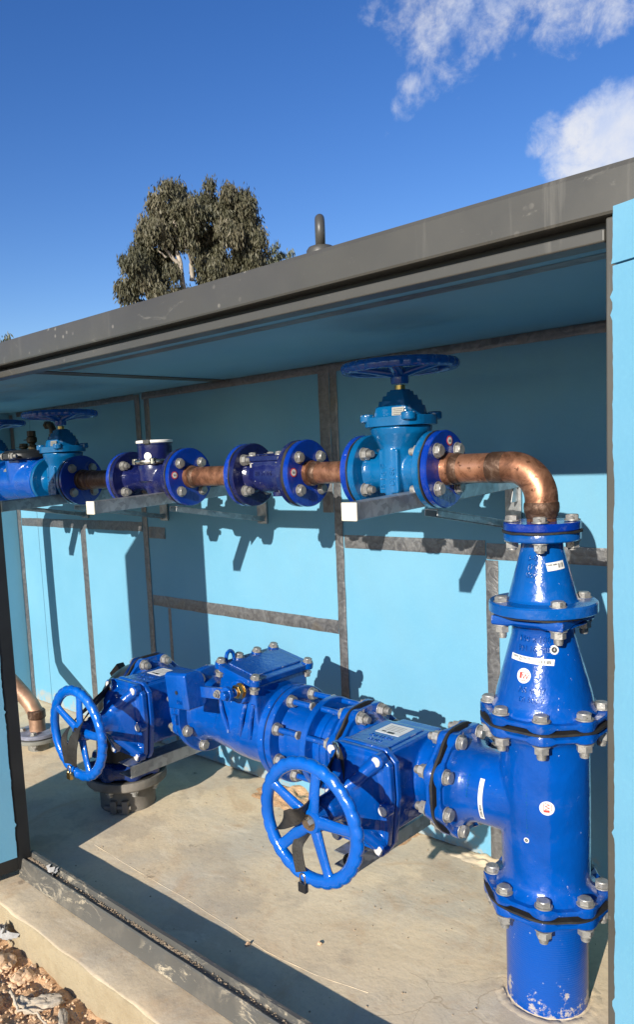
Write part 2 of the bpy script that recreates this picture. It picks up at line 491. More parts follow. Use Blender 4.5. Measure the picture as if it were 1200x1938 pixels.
def wheel_parts(parent, ctr, axis, R, dish, mat, hub_r=.03, stem=None, xref=None, rim=.014, hub_len=.03, tall=.85):
    """handwheel on axis (points away from the valve): scalloped rim, five spokes, hub, end nut"""
    fr = frame(ctr, axis, xref)
    g = G(); seg = 168; sec = 12
    vs = []; fs = []
    for k in range(seg):
        a = 2 * pi * k / seg
        sc = .0034 * (abs(sin(a * 14)) ** .7 - .6)
        for j in range(sec):
            b = 2 * pi * j / sec
            rr = (R - rim) + rim * cos(b) + (sc if cos(b) > .1 else 0)
            vs.append((rr * cos(a), rr * sin(a), rim * tall * sin(b)))
    for k in range(seg):
        for j in range(sec):
            fs.append((k * sec + j, ((k + 1) % seg) * sec + j, ((k + 1) % seg) * sec + (j + 1) % sec, k * sec + (j + 1) % sec))
    g.add(vs, fs, fr)
    w = mk('handwheel', g, mat, parent)
    for k in range(5):
        a = radians(78) + 2 * pi * k / 5
        g = G(); pts = []; rad = []
        for i in range(9):
            t = i / 8; r = hub_r * .8 + (R - rim * 1.6 - hub_r * .8) * t
            pts.append((r * cos(a), r * sin(a), -dish * (1 - t) ** 1.5))
            rad.append(.0152 - .0036 * t + (.004 * (t - .85) / .15 if t > .85 else 0))
        g.tube(pts, rad, 12, flat=.62, up=(-sin(a), cos(a), 0), m=fr)
        s_ = mk('spoke', g, mat, None, origin=wloc(parent)); s_.parent = w; s_.location = (0, 0, 0)
    g = G(); g.lathe([(hub_r * .9, -dish - hub_len), (hub_r, -dish - hub_len + .004), (hub_r, -dish + .004), (hub_r * .85, -dish + .010), (hub_r * .5, -dish + .010)], fr, 32)
    h = mk('hub', g, mat, None, origin=wloc(parent)); h.parent = w; h.location = (0, 0, 0)
    g = G(); z = -dish + .0095
    g.cyl(hub_r * .62, z, z + .003, fr, 24); g.prism([(.0105 * cos(pi / 3 * k), .0105 * sin(pi / 3 * k)) for k in range(6)], z + .003, z + .012, fr)
    nt = mk('end_nut', g, M['steel'], None, origin=wloc(parent)); nt.parent = w; nt.location = (0, 0, 0)
    if stem:
        g = G(); g.cyl(.012, -dish - hub_len - stem, -dish - hub_len + .003, fr, 16)
        mk('stem', g, M['brass'], parent)
    return w

def text_geo(txt, size, depth=.0):
    cu = bpy.data.curves.new('t', 'FONT'); cu.body = txt; cu.size = size; cu.align_x = 'CENTER'; cu.align_y = 'CENTER'
    cu.extrude = depth; cu.resolution_u = 3
    ob = bpy.data.objects.new('t', cu); COL.objects.link(ob)
    bpy.context.view_layer.update()
    me = bpy.data.meshes.new_from_object(ob.evaluated_get(bpy.context.evaluated_depsgraph_get()))
    vs = [tuple(v.co) for v in me.vertices]; fs = [tuple(p.vertices) for p in me.polygons]
    bpy.data.objects.remove(ob); bpy.data.curves.remove(cu); bpy.data.meshes.remove(me)
    return vs, fs

def on_cone(z0, r_of_z, ang, flip=0, cx=0, cy=0):
    """map (u,v,w) of a flat label to a turned surface about the vertical axis; ang = heading of the label centre"""
    def f(u, v, w):
        if flip: u, v = (v, -u) if flip == 1 else (-v, u)
        z = z0 + v; r = r_of_z(z) + w
        a = ang + u / max(r, .01)
        return (cx + r * cos(a), cy + r * sin(a), z)
    return f
def on_xcyl(x0, r, ang, z0=ZL):
    # about an axis along x: u runs round the barrel, v along x
    def f(u, v, w):
        a = ang + u / r
        return (x0 + v, -(r + w) * cos(a), z0 + (r + w) * sin(a))
    return f
def on_plane(fr):
    return lambda u, v, w: tuple(fr @ V((u, v, w)))

def patch(g, f, w, h, th=.0007, nu=12, nv=3, rot=0, base=0):
    vs = []; fs = []
    for lay in (base, base + th):
        for j in range(nv + 1):
            for i in range(nu + 1):
                u = (i / nu - .5) * w; v = (j / nv - .5) * h
                vs.append(f(u * cos(rot) - v * sin(rot), u * sin(rot) + v * cos(rot), lay))
    A = (nu + 1) * (nv + 1)
    for j in range(nv):
        for i in range(nu):
            a = j * (nu + 1) + i
            fs.append((a + A, a + 1 + A, a + nu + 2 + A, a + nu + 1 + A)); fs.append((a, a + nu + 1, a + nu + 2, a + 1))
    for i in range(nu):
        fs.append((i, i + 1, i + 1 + A, i + A)); b = nv * (nu + 1) + i; fs.append((b + 1, b, b + A, b + 1 + A))
    for j in range(nv):
        a = j * (nu + 1); fs.append((a + nu + 1, a, a + A, a + nu + 1 + A)); b = a + nu; fs.append((b, b + nu + 1, b + nu + 1 + A, b + A))
    g.add(vs, fs)
def disc(g, f, r, th=.0007, base=0, seg=28, sq=1):
    vs = []; fs = []
    for lay in (base, base + th):
        vs.append(f(0, 0, lay))
        for q in (.5, 1):
            vs += [f(r * q * cos(2 * pi * k / seg), r * q * sq * sin(2 * pi * k / seg), lay) for k in range(seg)]
    n = 2 * seg + 1
    for o in (0, n):
        for k in range(seg):
            k2 = (k + 1) % seg
            fs += [(o, o + 1 + k, o + 1 + k2), (o + 1 + k, o + 1 + seg + k, o + 1 + seg + k2, o + 1 + k2)]
    for k in range(seg): fs.append((1 + seg + k, 1 + seg + (k + 1) % seg, n + 1 + seg + (k + 1) % seg, n + 1 + seg + k))
    g.add(vs, fs)
def text_on(g, f, txt, size, u0=0, v0=0, depth=.0003, base=.0008, rot=0):
    vs, fs = text_geo(txt, size, depth)
    g.add([f((x * cos(rot) - y * sin(rot)) + u0, (x * sin(rot) + y * cos(rot)) + v0, base + depth + z) for x, y, z in vs], fs)

def sub(name, g, m, part, parent, **k):
    # a sub-part under a part of a thing
    o = mk(name, g, m, None, origin=wloc(parent), **k); o.parent = part; o.location = (0, 0, 0)
    return o

def barcode(parent, f, w, h, seed, lines=(), rot=0):
    g = G(); patch(g, f, w, h, rot=rot)
    o = mk('sticker', g, M['label'], parent, label='white barcode strip')
    g = G(); r = random.Random(seed); u = w * .12
    def ff(u, v, w_): return f(u * cos(rot) - v * sin(rot), u * sin(rot) + v * cos(rot), w_)
    while u < w * .44:
        b = r.choice((.0006, .0010, .0016)); 
        patch(g, lambda a, c, d, u=u: ff(a + u, c, d), b, h * .55, .0002, 1, 1, base=.0008); u += b + r.choice((.0008, .0014))
    for i, (t, s_) in enumerate(lines): text_on(g, ff, t, s_, -w * .23, h * (.2 - .4 * i))
    sub('print', g, M['ink'], o, parent)
    return o
def watermark_sticker(parent, f, r, rot=0):
    g = G(); disc(g, f, r); o = mk('sticker', g, M['label'], parent, label='round white sticker with a red W')
    def ff(u, v, w_): return f(u * cos(rot) - v * sin(rot), u * sin(rot) + v * cos(rot), w_)
    g = G(); text_on(g, ff, 'W', r * .95, r * .28, -r * .12)
    patch(g, lambda a, b, c: ff(a - r * .42, b + r * .05, c), r * .34, r * .8, .0003, 1, 1, base=.0008)
    text_on(g, ff, 'WaterMark', r * .22, r * .2, r * .42); text_on(g, ff, 'WaterMark', r * .2, r * .1, -r * .62)
    sub('print', g, M['red'], o, parent)
def spot_sticker(parent, f, r):
    g = G(); disc(g, f, r); o = mk('sticker', g, M['label'], parent, label='small round white sticker with a black disc')
    g = G(); disc(g, f, r * .62, .0003, .0008); k = sub('print', g, M['ink'], o, parent)
    g = G(); text_on(g, f, 'd', r * .8, 0, r * .06, .0002, .0012); sub('print', g, M['label'], o, parent)
def round_red_sticker(parent, fr, r):
    f = on_plane(fr); g = G(); disc(g, f, r); o = mk('sticker', g, M['red'], parent, label='round red and white sticker')
    g = G(); disc(g, f, r * .74, .0003, .0008); sub('print', g, M['label'], o, parent)
    g = G(); text_on(g, f, 'TLS', r * .62, 0, -r * .05, .0002, .0012); sub('print', g, M['ink'], o, parent)

# ================================================================== SETTING
def slab():
    g = G(); nx = 260; x0, x1 = -4.2, 2.2
    prof = [(1.6, -.34), (1.6, 0), (.4, 0), (-.52, 0), (-.60, 0), (-.648, -.0005), (-.657, -.004), (-.660, -.012), (-.660, -.05), (-.660, -.11), (-.660, -.34)]
    vs = []; fs = []; m = len(prof)
    for i in range(nx + 1):
        x = x0 + (x1 - x0) * i / nx
        for j, (y, z) in enumerate(prof):
            if 4 < j < 10:
                k = mnoise.noise(V((x * 9, j * .7, 3))) * .0045 + mnoise.noise(V((x * 40, j * 2, 9))) * .0022
                y += k; z += (k * .6 if j < 8 else 0)
            vs.append((x, y, z))
    for i in range(nx):
        for j in range(m - 1): fs.append((i * m + j, i * m + j + 1, (i + 1) * m + j + 1, (i + 1) * m + j))
    g.add(vs, fs)
    o = mk('concrete_slab', g, M['concrete'], ang=60)
    o.data.materials.append(M['edge']); o.data.materials.append(M['ledge'])
    for p in o.data.polygons:
        if p.normal.y < -.5 or p.center.y < -.655: p.material_index = 1
        elif p.center.y < -.53: p.material_index = 2
    tag(o, kind='structure')
slab()

def ground():
    g = G()
    R = [0, 4, 12, 40, 150, 600, 2500]; seg = 48
    vs = [(0, 0, -.17)]; fs = []
    for r in R[1:]:
        for k in range(seg):
            a = 2 * pi * k / seg; vs.append((r * cos(a) - .5, r * sin(a) - .5, -.17 + (0 if r < 10 else .02 * mnoise.noise(V((r, a, 0))))))
    for k in range(seg): fs.append((0, 1 + k, 1 + (k + 1) % seg))
    for i in range(len(R) - 2):
        for k in range(seg):
            a = 1 + i * seg; k2 = (k + 1) % seg
            fs.append((a + k, a + seg + k, a + seg + k2, a + k2))
    g.add(vs, fs); tag(mk('ground', g, M['ground']), kind='structure')
    g = G(); nx, ny = 330, 150; X0, X1, Y0, Y1 = -2.6, .8, -1.75, -.645
    vs = []; fs = []
    for j in range(ny + 1):
        for i in range(nx + 1):
            x = X0 + (X1 - X0) * i / nx; y = Y0 + (Y1 - Y0) * j / ny
            p = V((x, y, 0))
            h = mnoise.fractal(p * 5, 1, 2, 6) * .022 + abs(mnoise.noise(p * 17)) * .020 + mnoise.noise(p * 45) * .006
            vor = mnoise.voronoi(p * 14)[0][0]; h += max(0, .35 - vor) * .008
            e = min((x - X0) / .25, (X1 - x) / .25, (y - Y0) / .25, 1)
            vs.append((x, y, -.18 + (.078 + h) * max(e, 0)))
    for j in range(ny):
        for i in range(nx):
            a = j * (nx + 1) + i; fs.append((a, a + 1, a + nx + 2, a + nx + 1))
    g.add(vs, fs); tag(mk('soil', g, M['soil'], ang=80), kind='structure')
ground()

def rock_mesh(r, seed, sx=1, sy=1, sz=.7, sub_=4, amp=.30):
    bm = bmesh.new(); bmesh.ops.create_icosphere(bm, subdivisions=sub_, radius=1)
    rs = V((seed * 3.1, seed * 1.7, seed))
    for v in bm.verts:
        n = v.co.normalized()
        d = 1 + amp * 1.3 * mnoise.noise(n * 1.3 + rs) + amp * .7 * mnoise.noise(n * 3.2 + rs) + amp * .35 * mnoise.noise(n * 8 + rs)
        v.co = V((n.x * sx, n.y * sy, n.z * sz)) * d * r
    me = bpy.data.meshes.new('rock'); bm.to_mesh(me); bm.free()
    for p in me.polygons: p.use_smooth = True
    me.set_sharp_from_angle(angle=radians(28))
    return me
def put_rock(name, loc, r, seed, mat, label, cat, s=(1, 1, .7), rot=0, group=None):
    me = rock_mesh(r, seed, *s); me.materials.append(M[mat])
    o = bpy.data.objects.new(name, me); COL.objects.link(o); o.location = loc; o.rotation_euler = (0, 0, rot)
    return tag(o, label, cat, group)
# loose stones seen in the dug soil in front of the slab edge
put_rock('stone', (-.985, -.735, -.088), .030, 1, 'pale', 'long white stone lying against the slab edge beside two smaller white ones', 'stone', (1.5, .7, .6), 1.0)
put_rock('stone', (-1.03, -.765, -.092), .022, 2, 'pale', 'rounded white stone left of the long white stone by the slab', 'stone', (1.2, .8, .6), .4)
put_rock('stone', (-.90, -.735, -.09), .020, 3, 'pale', 'flat white stone right of the long white stone by the slab', 'stone', (1.9, .6, .4), -.6)
put_rock('clay_clod', (-1.235, -.735, -.095), .045, 4, 'clod', 'big orange clod of dry clay near the left corner of the dug soil', 'clod', (1.2, .9, .6))
put_rock('clay_clod', (-1.14, -.715, -.10), .028, 5, 'clod', 'small pale clod of clay close to the slab edge', 'clod')
put_rock('clay_clod', (-1.10, -.83, -.10), .034, 6, 'clod', 'brown clod of clay at the bottom edge of the soil', 'clod', (1.3, 1, .6))
put_rock('clay_clod', (-1.31, -.83, -.10), .038, 8, 'clod', 'clod of clay half in shade at the far left of the soil', 'clod', (1.2, 1, .7))
def gravel():
    g = G(); r = random.Random(3)
    base = rock_mesh(1, 11, sub_=1); vs0 = [v.co.copy() for v in base.vertices]; fs0 = [tuple(p.vertices) for p in base.polygons]
    for k in range(2200):
        x = r.uniform(-1.75, -.35); y = -.675 - abs(r.gauss(0, .13)); s = r.uniform(.0015, .0055) * (1 if r.random() < .93 else 2.2)
        rt = Matrix.Rotation(r.random() * 6, 4, V((r.random(), r.random(), r.random() + .1)).normalized())
        p = V((x, y, 0))
        h = mnoise.fractal(p * 5, 1, 2, 6) * .022 + abs(mnoise.noise(p * 17)) * .020 + mnoise.noise(p * 45) * .006 + max(0, .35 - mnoise.voronoi(p * 14)[0][0]) * .008
        g.add(vs0, fs0, Matrix.Translation((x, y, -.102 + h + s * .3)) @ rt @ Matrix.Scale(s, 4))
    tag(mk('soil_crumbs', g, M['clod'], ang=30), kind='stuff')
gravel()
def roots():
    for pts, lab in (([(-1.33, -.70, -.085), (-1.29, -.715, -.065), (-1.27, -.74, -.06), (-1.28, -.765, -.075), (-1.27, -.80, -.085)], 'pale bent root crossing the soil at the left'),
                     ([(-1.09, -.775, -.085), (-1.05, -.785, -.072), (-1.0, -.80, -.078), (-.95, -.775, -.075), (-.90, -.775, -.085), (-.85, -.76, -.09)], 'pale thin root between the white stones by the slab')):
        P = [V(p) for p in pts]; q = []
        for i in range(len(P) - 1):
            for t in range(5): q.append(P[i].lerp(P[i + 1], t / 5) + V((0, 0, .004 * sin(i * 3 + t))))
        g = G(); g.tube(q, [.0042 * (1 - .5 * i / len(q)) + .0008 * sin(i * 2.1) for i in range(len(q))], 8)
        tag(mk('root', g, M['pale'], origin=pts[0]), lab, 'root')
    g = G(); r = random.Random(5)
    for k in range(5):
        a = r.random() * 6; c = V((-1.29 + .02 * cos(a), -.672 + .012 * sin(a), -.055 + .012 * k * .4))
        pts = [c + V((.025 * sin(t * 1.1 + a), .015 * cos(t * 1.7 + k), .010 * sin(t + k))) for t in range(6)]
        g.ribbon(pts, .014, .0008, (0, .3, 1))
    tag(mk('plastic_scrap', g, M['scrap'], origin=(-1.29, -.672, -.06)), 'crumpled grey plastic scrap on the soil at the shaded corner', 'scrap')
roots()

# ================================================================== CABINET
CAB = thing('valve_cabinet', (0, 0, 0), 'long dark grey steel cabinet lined with blue foam board standing open around the pipework', 'cabinet')
def cabinet():
    XL, XR = -3.18, .36
    # back wall boards
    for a, b in ((XL - .05, -2.974), (-2.970, -2.034), (-2.030, -.946), (-.942, XR + .03)):
        g = G(); g.box(a, b, WALL, WALL + .04, .004, 1.568); mk('foam_board', g, M['foam'], CAB, bevel=.002)
    g = G(); g.box(XL - .07, XR + .07, WALL + .041, WALL + .06, 0, 1.60); mk('back_wall', g, M['cab'], CAB)
    g = G(); g.box(XL - .045, XL, -.42, WALL - .002, .004, 1.56); mk('foam_board', g, M['foam'], CAB, bevel=.002)
    g = G(); g.box(XL - .07, XL - .047, FRONT + .01, WALL + .04, 0, 1.58); mk('end_wall', g, M['cab'], CAB)
    g = G(); g.box(XR + .02, XR + .05, -.42, WALL - .002, .004, 1.56); mk('foam_board', g, M['foam'], CAB, bevel=.002)
    g = G(); g.box(XR + .052, XR + .07, FRONT + .01, WALL + .04, 0, 1.58); mk('end_wall', g, M['cab'], CAB)
    # ceiling boards with the open joint over the middle post
    for a, b, m in ((XL - .04, -1.462, 'foam_dirty_bounce'), (-1.448, XR + .01, 'foam')):
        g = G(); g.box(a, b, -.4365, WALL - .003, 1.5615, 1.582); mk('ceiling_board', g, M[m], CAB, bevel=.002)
    # steel frame bar along the ceiling front and roof
    g = G(); g.box(XL - .06, .322, -.478, -.436, 1.530, 1.5485); mk('front_bar', g, M['cab'], CAB, bevel=.003)
    g = G(); g.box(XL - .06, .320, -.4475, -.437, 1.5490, 1.5850); mk('gap_shade_strip', g, M['cab_dark'], CAB)  # added filler: gap above the bar blackened as if shaded, sunlight kept out
    g = G()
    prof = [(.56, 1.585), (.56, 1.640), (-.470, 1.632), (-.4785, 1.6295), (-.482, 1.622), (-.482, 1.568), (-.480, 1.5645), (-.476, 1.5635), (-.4485, 1.5635), (-.4485, 1.585)]
    xs = [XL - .09 + (XR + .09 + .09 - XL) * i / 60 for i in range(61)]
    vs = []; fs = []; m = len(prof)
    for x in xs:
        for y, z in prof: vs.append((x, y + .0012 * mnoise.noise(V((x * 2, z * 4, 0))), z + .001 * mnoise.noise(V((x * 1.3, 5, 0)))))
    for i in range(60):
        for j in range(m): fs.append((i * m + j, i * m + (j + 1) % m, (i + 1) * m + (j + 1) % m, (i + 1) * m + j))
    fs += [tuple(range(m)), tuple(60 * m + j for j in range(m))[::-1]]
    g.add(vs, fs); roof = mk('roof', g, M['cab'], CAB, ang=25)
    # lifting eye on the roof
    ex, ey = -.222, -.438
    g = G(); g.lathe([(.027, 1.628), (.027, 1.6385), (.023, 1.644), (.013, 1.6475), (.0001, 1.648)], Matrix.Translation((ex, ey, .002)), 28)
    g.tube([(ex - .0165 * cos(a), ey + .0190 * cos(a), 1.672 + .0245 * sin(a)) for a in [2 * pi * k / 40 for k in range(40)]], .0092, 14, True, up=(.7, .7, 0))
    sub('lifting_eye', g, M['cab'], roof, CAB, ang=50)
    # posts
    g = G(); g.box(.322, .412, -.476, -.40, .002, 1.5625); mk('corner_post', g, M['cab'], CAB, bevel=.003)
    g = G(); g.box(-1.70, -1.612, -.478, -.43, .002, 1.529); mk('middle_post', g, M['cab_dark'], CAB, bevel=.003)
    g = G(); g.box(XL - .065, XL + .02, -.478, -.43, .002, 1.529); mk('corner_post', g, M['cab'], CAB, bevel=.003)
    # sill channel
    prof = [(-.548, .003), (-.547, .006), (-.537, .058), (-.534, .0615), (-.5305, .0605), (-.529, .056), (-.5275, .057), (-.5255, .0555), (-.5095, .0535), (-.5075, .055), (-.506, .064), (-.5045, .069), (-.494, .069), (-.4925, .067), (-.492, .003)]
    x0, x1 = -1.455, .50; n = 90; vs = []; fs = []; m = len(prof); g = G()
    for i in range(n + 1):
        x = x0 + (x1 - x0) * i / n
        for j, (y, z) in enumerate(prof): vs.append((x, y + .001 * mnoise.noise(V((x * 6, j, 0))), z + (.0015 * mnoise.noise(V((x * 8, j * .3, 4))) if 1 < j < 13 else 0)))
    for i in range(n):
        for j in range(m): fs.append((i * m + j, i * m + (j + 1) % m, (i + 1) * m + (j + 1) % m, (i + 1) * m + j))
    fs += [tuple(range(m)), tuple(n * m + j for j in range(m))[::-1]]
    g.add(vs, fs); mk('sill_channel', g, M['rail'], CAB, ang=25)
    g = G(); g.box(XL - .06, -1.56, -.545, -.492, .003, .064); mk('sill_channel', g, M['rail'], CAB, bevel=.004)
    # silver tape strips and folded metal trims on the back wall
    def tape(a, b, z0, z1, seed, th=.0022, mat='foil', wob=.0025):
        g = G(); hor = (b - a) > (z1 - z0); L = (b - a) if hor else (z1 - z0); W = (z1 - z0) if hor else (b - a)
        n = max(8, int(L / .03)); k = 5; vs = []; fs = []
        for i in range(n + 1):
            for j in range(k + 1):
                t = L * i / n; w = W * j / k
                if j in (0, k): w += wob * mnoise.noise(V((t * 14, seed, j)))
                d = th + (.0022 * mnoise.noise(V((t * 22, w * 60, seed))) if 0 < j < k else -.0014)
                vs.append((a + t, WALL - max(d, .0006), z0 + w) if hor else (a + w, WALL - max(d, .0006), z0 + t))
        for i in range(n):
            for j in range(k):
                q = i * (k + 1) + j; fs.append((q, q + 1, q + k + 2, q + k + 1))
        g.add(vs, fs); mk('foil_tape', g, M[mat], CAB, ang=25)
    tape(-.957, -.922, .01, 1.03, 1, .005); tape(-.957, -.925, 1.03, 1.556, 12, .004)
    tape(-1.008, -.960, 1.06, 1.556, 2)
    tape(-2.055, -2.020, .01, 1.556, 3, .005)
    tape(-1.992, -1.955, 1.25, 1.556, 4)
    tape(-2.565, -2.520, .01, .965, 5)
    tape(-3.176, -3.140, .01, 1.55, 6, .004)
    tape(-3.135, -2.06, .962, 1.005, 7); tape(-2.016, -1.90, .935, .985, 8)
    tape(-.918, -.39, .940, .985, 9); tape(-.386, .355, .930, .978, 10, .003)
    tape(-.390, -.350, .01, .928, 11, .004)
    tape(-2.016, -.960, .636, .684, 13); tape(-1.915, -1.895, .01, .634, 14)
    tape(-3.1, -2.06, 1.535, 1.560, 15); tape(-2.0, .355, 1.532, 1.5605, 16, .004)
    # tape along the ceiling board and torn foam flap at the front
    g = G(); n = 60; vs = []; fs = []
    for i in range(n + 1):
        x = -1.44 + 1.79 * i / n
        for y in (-.275, -.255, -.232): vs.append((x, y + .003 * mnoise.noise(V((x * 6, y * 9, 2))), 1.5608 - .0009 * (1 + mnoise.noise(V((x * 20, y * 40, 0)))) * (y == -.255)))
    for i in range(n):
        for j in range(2): q = i * 3 + j; fs.append((q, q + 3, q + 4, q + 1))
    g.add(vs, fs); mk('foil_tape', g, M['foil'], CAB)
    g = G(); g.box(-1.53, -1.466, -.42, WALL - .01, 1.5585, 1.5612); mk('joint_strip', g, M['cab'], CAB)
    g = G(); q = []
    for i in range(9):
        x = -.40 + .085 * i / 8; q.append((x, -.395 + .006 * sin(i * 1.3), 1.5600 - .007 * sin(pi * i / 8)))
    g.ribbon(q, .018, .002, (0, 1, .35)); mk('foam_flap', g, M['foam'], CAB)
cabinet()

def foam_sheet(name, parent, hinge, d, n, a0, a1, z0, z1, mat, th=.025, rag=.004, ragtop=0):
    """upright foam sheet on a door: runs a0..a1 along d from the hinge, ragged knife-cut edges, thickness th towards n"""
    d = V((d[0], d[1], 0)).normalized(); n = V((n[0], n[1], 0)).normalized(); h = V((*hinge, 0))
    nz = int((z1 - z0) / .008) + 1; na = 14; vs = []; fs = []; g = G(); r = random.Random(int(z1 * 1000))
    rows = nz + 1
    for lay in (0, 1):
        for j in range(rows):
            z = z0 + (z1 - z0) * j / nz
            w = rag * (mnoise.noise(V((z * 18, lay * .6, 1))) + .7 * mnoise.noise(V((z * 90, lay, 4)))) + (rag * 1.8 if r.random() < .03 else 0)
            for i in range(na + 1):
                a = a0 + (a1 - a0) * (i / na) ** 1.5
                if i == 0: a -= w
                zz = z + (ragtop * mnoise.noise(V((a * 40, 7, 0))) if j == rows - 1 else 0)
                p = h + d * a + n * (th * lay); vs.append((p.x, p.y, zz))
    A = rows * (na + 1)
    for j in range(nz):
        for i in range(na):
            q = j * (na + 1) + i
            fs.append((q, q + na + 1, q + na + 2, q + 1)); fs.append((q + A, q + 1 + A, q + na + 2 + A, q + na + 1 + A))
    for j in range(nz):
        q = j * (na + 1); fs.append((q, q + A, q + na + 1 + A, q + na + 1)); q += na; fs.append((q + A, q, q + na + 1, q + na + 1 + A))
    for i in range(na):
        fs.append((i, i + 1, i + 1 + A, i + A)); q = nz * (na + 1) + i; fs.append((q + 1, q, q + A, q + 1 + A))
    g.add(vs, fs); return mk(name, g, mat, parent, ang=50)

def door(hinge, d, n, w, frame_m, label, z0=.03, z1=1.572, fr=.042, right=False):
    """steel door leaf as a part of the cabinet: frame, skin and foam lining"""
    dd = V((d[0], d[1], 0)).normalized(); nn = V((n[0], n[1], 0)).normalized()
    m = Matrix((dd, nn, V((0, 0, 1)))).transposed().to_4x4(); m.translation = V((*hinge, 0))
    if m.to_3x3().determinant() < 0: pass
    g = G()
    g.box(0, fr, -.034, .0, z0, z1, m); g.box(w - fr, w, -.034, .0, z0, z1, m)
    g.box(fr, w - fr, -.034, .0, z0, z0 + fr, m); g.box(fr, w - fr, -.034, .0, z1 - fr, z1, m)
    g.box(.002, w - .002, -.040, -.0342, z0 + .002, z1 - .002, m)
    leaf = mk('door', g, frame_m, CAB, bevel=.002, label=label)
    return leaf
# left leaf of the right-hand bay, standing open towards the viewer, foam side facing right
hl = (-1.440, -.508); dl = V((-.15, -1, 0)).normalized(); nl = V((1, -.15, 0)).normalized()
L = door(hl, dl, nl, .93, M['cab_dark'], 'open door leaf with black frame and blue foam inside')
o = foam_sheet('foam_lining', CAB, (hl[0] - nl.x * .012, hl[1] - nl.y * .012), dl, nl, .044, .90, .072, 1.53, M['foam'], th=.015, rag=.003); o.parent = L
# right leaf of the left-hand bay behind it
hm = (-1.615, -.508); dm = V((-.20, -1, 0)).normalized(); nm = V((1, -.20, 0)).normalized()
door(hm, dm, -nm, .93, M['cab_dark'], 'second open door leaf behind the first')
# right leaf folded back to the right, foam side to the front
hr = (.3415, -.4835); dr = V((.93, -.36, 0)).normalized(); nr = V((-.36, -.93, 0)).normalized()
Rr = door((hr[0], hr[1]), dr, nr, .92, M['cab'], 'door leaf folded back with blue foam towards the viewer', z0=.03, z1=1.562)
for (a0, za, zb, rg, rt) in ((.0105, 1.4925, 1.566, .0012, .004), (.0115, .035, 1.4895, .0024, 0)):
    o = foam_sheet('foam_lining', CAB, (hr[0] + nr.x * .001, hr[1] + nr.y * .001), dr, nr, a0, .90, za, zb, M['foam'], th=.020, rag=rg, ragtop=rt); o.parent = Rr

# galvanised wall brackets under the upper pipe run
def bracket(x, label, first=[None]):
    if first[0]: return copy_thing(first[0], (x - first[0].location.x, 0, 0), label)
    t = thing('wall_bracket', (x, WALL, 1.115), label, 'bracket', 'galvanised brackets holding the upper pipe run')
    g = G(); y0 = -.286; y1 = WALL - .010
    def arm(a, b, c, d): return [(x + a, y0, b), (x + c, y0, d), (x + a, y1, b + .030), (x + c, y1, d + .030)]
    z = 1.1135; s = .0385
    vs = [(x - .020, y0, z), (x + .020, y0, z), (x + .020, y0, z + s), (x - .020, y0, z + s), (x - .020, y1, z + .026), (x + .020, y1, z + .026), (x + .020, y1, z + s + .026), (x - .020, y1, z + s + .026)]
    g.add(vs, [(0, 1, 2, 3), (7, 6, 5, 4), (0, 4, 5, 1), (1, 5, 6, 2), (2, 6, 7, 3), (3, 7, 4, 0)])
    mk('arm', g, M['galv'], t, bevel=.003)
    g = G(); g.box(x - .021, x + .021, y0 - .006, y0 - .0003, z - .001, z + s + .001); mk('end_cap', g, M['cream'], t, bevel=.002)
    g = G(); g.box(x - .024, x + .024, WALL - .012, WALL - .0035, 1.015, 1.215); 
    g.add([(x + .012, WALL - .012, 1.205), (x + .016, WALL - .012, 1.205), (x + .016, WALL - .05, 1.10), (x + .012, WALL - .05, 1.10), (x + .012, WALL - .012, 1.10), (x + .016, WALL - .012, 1.10)], [(0, 1, 2, 3), (0, 3, 4), (1, 5, 2), (3, 2, 5, 4), (0, 4, 5, 1)])
    mk('wall_plate', g, M['galv'], t, bevel=.0015)
    a = V((x, .03, 1.112)); b = V((x, WALL - .014, 1.040)); dv = (b - a).normalized()
    fr = frame(a, dv, (1, 0, 0)); Lh = (b - a).length; g = G()
    g.box(-.019, .019, -.0015, .0015, 0, Lh, fr); g.box(-.019, -.016, .0016, .016, 0, Lh, fr); g.box(.016, .019, .0016, .016, 0, Lh, fr)
    mk('strut', g, M['galv'], t, bevel=.001)
    g = G()
    for zz in (1.03, 1.20): g.prism([(.009 * cos(pi / 3 * k), .009 * sin(pi / 3 * k)) for k in range(6)], 0, .010, frame((x - .008, WALL - .012, zz), (0, -1, 0)))
    mk('bolt', g, M['bolt'], t, bevel=.001)
    first[0] = t; return t
bracket(-.296, 'galvanised bracket with cream end cap under the copper-side gate valve, nearest the column')
bracket(-1.300, 'galvanised bracket with cream end cap under the dark blue water meter')
bracket(-1.890, 'galvanised bracket under the left gate valve of the upper run')
bracket(-2.500, 'galvanised bracket at the far left, cut off by the open door')

def floor_channel(x0, x1, z0, z1, yf, label):
    t = thing('support_channel', ((x0 + x1) / 2, yf, z0), label, 'support', 'galvanised channels under the lower gate valves')
    g = G(); y1 = WALL - .004; w = .0035
    g.box(x1 - w, x1, yf, y1, z0, z1); g.box(x0, x1 - w - .0003, yf, y1, z1 - w, z1 - .0004); g.box(x0, x1 - w - .0003, yf, y1, z0 + .0004, z0 + w)
    mk('channel', g, M['galv'], t, bevel=.001)
    g = G(); g.box(x0 - .01, x1 + .012, WALL - .0036, WALL - .0005, z0 - .05, z1 + .02); mk('wall_plate', g, M['galv'], t, bevel=.001)
floor_channel(-.405, -.340, .282, .3195, -.262, 'galvanised channel beneath the right lower gate valve')
floor_channel(-1.298, -1.232, .280, .3195, -.258, 'galvanised channel beneath the left lower gate valve')

# ================================================================== COLUMN (right)
R8 = .1175                       # bolt circle of the big flanges
A8 = radians(22.5)
J4, J3, JM, JT = .253, .660, .8945, 1.0725
UP, DN = (0, 0, 1), (0, 0, -1)

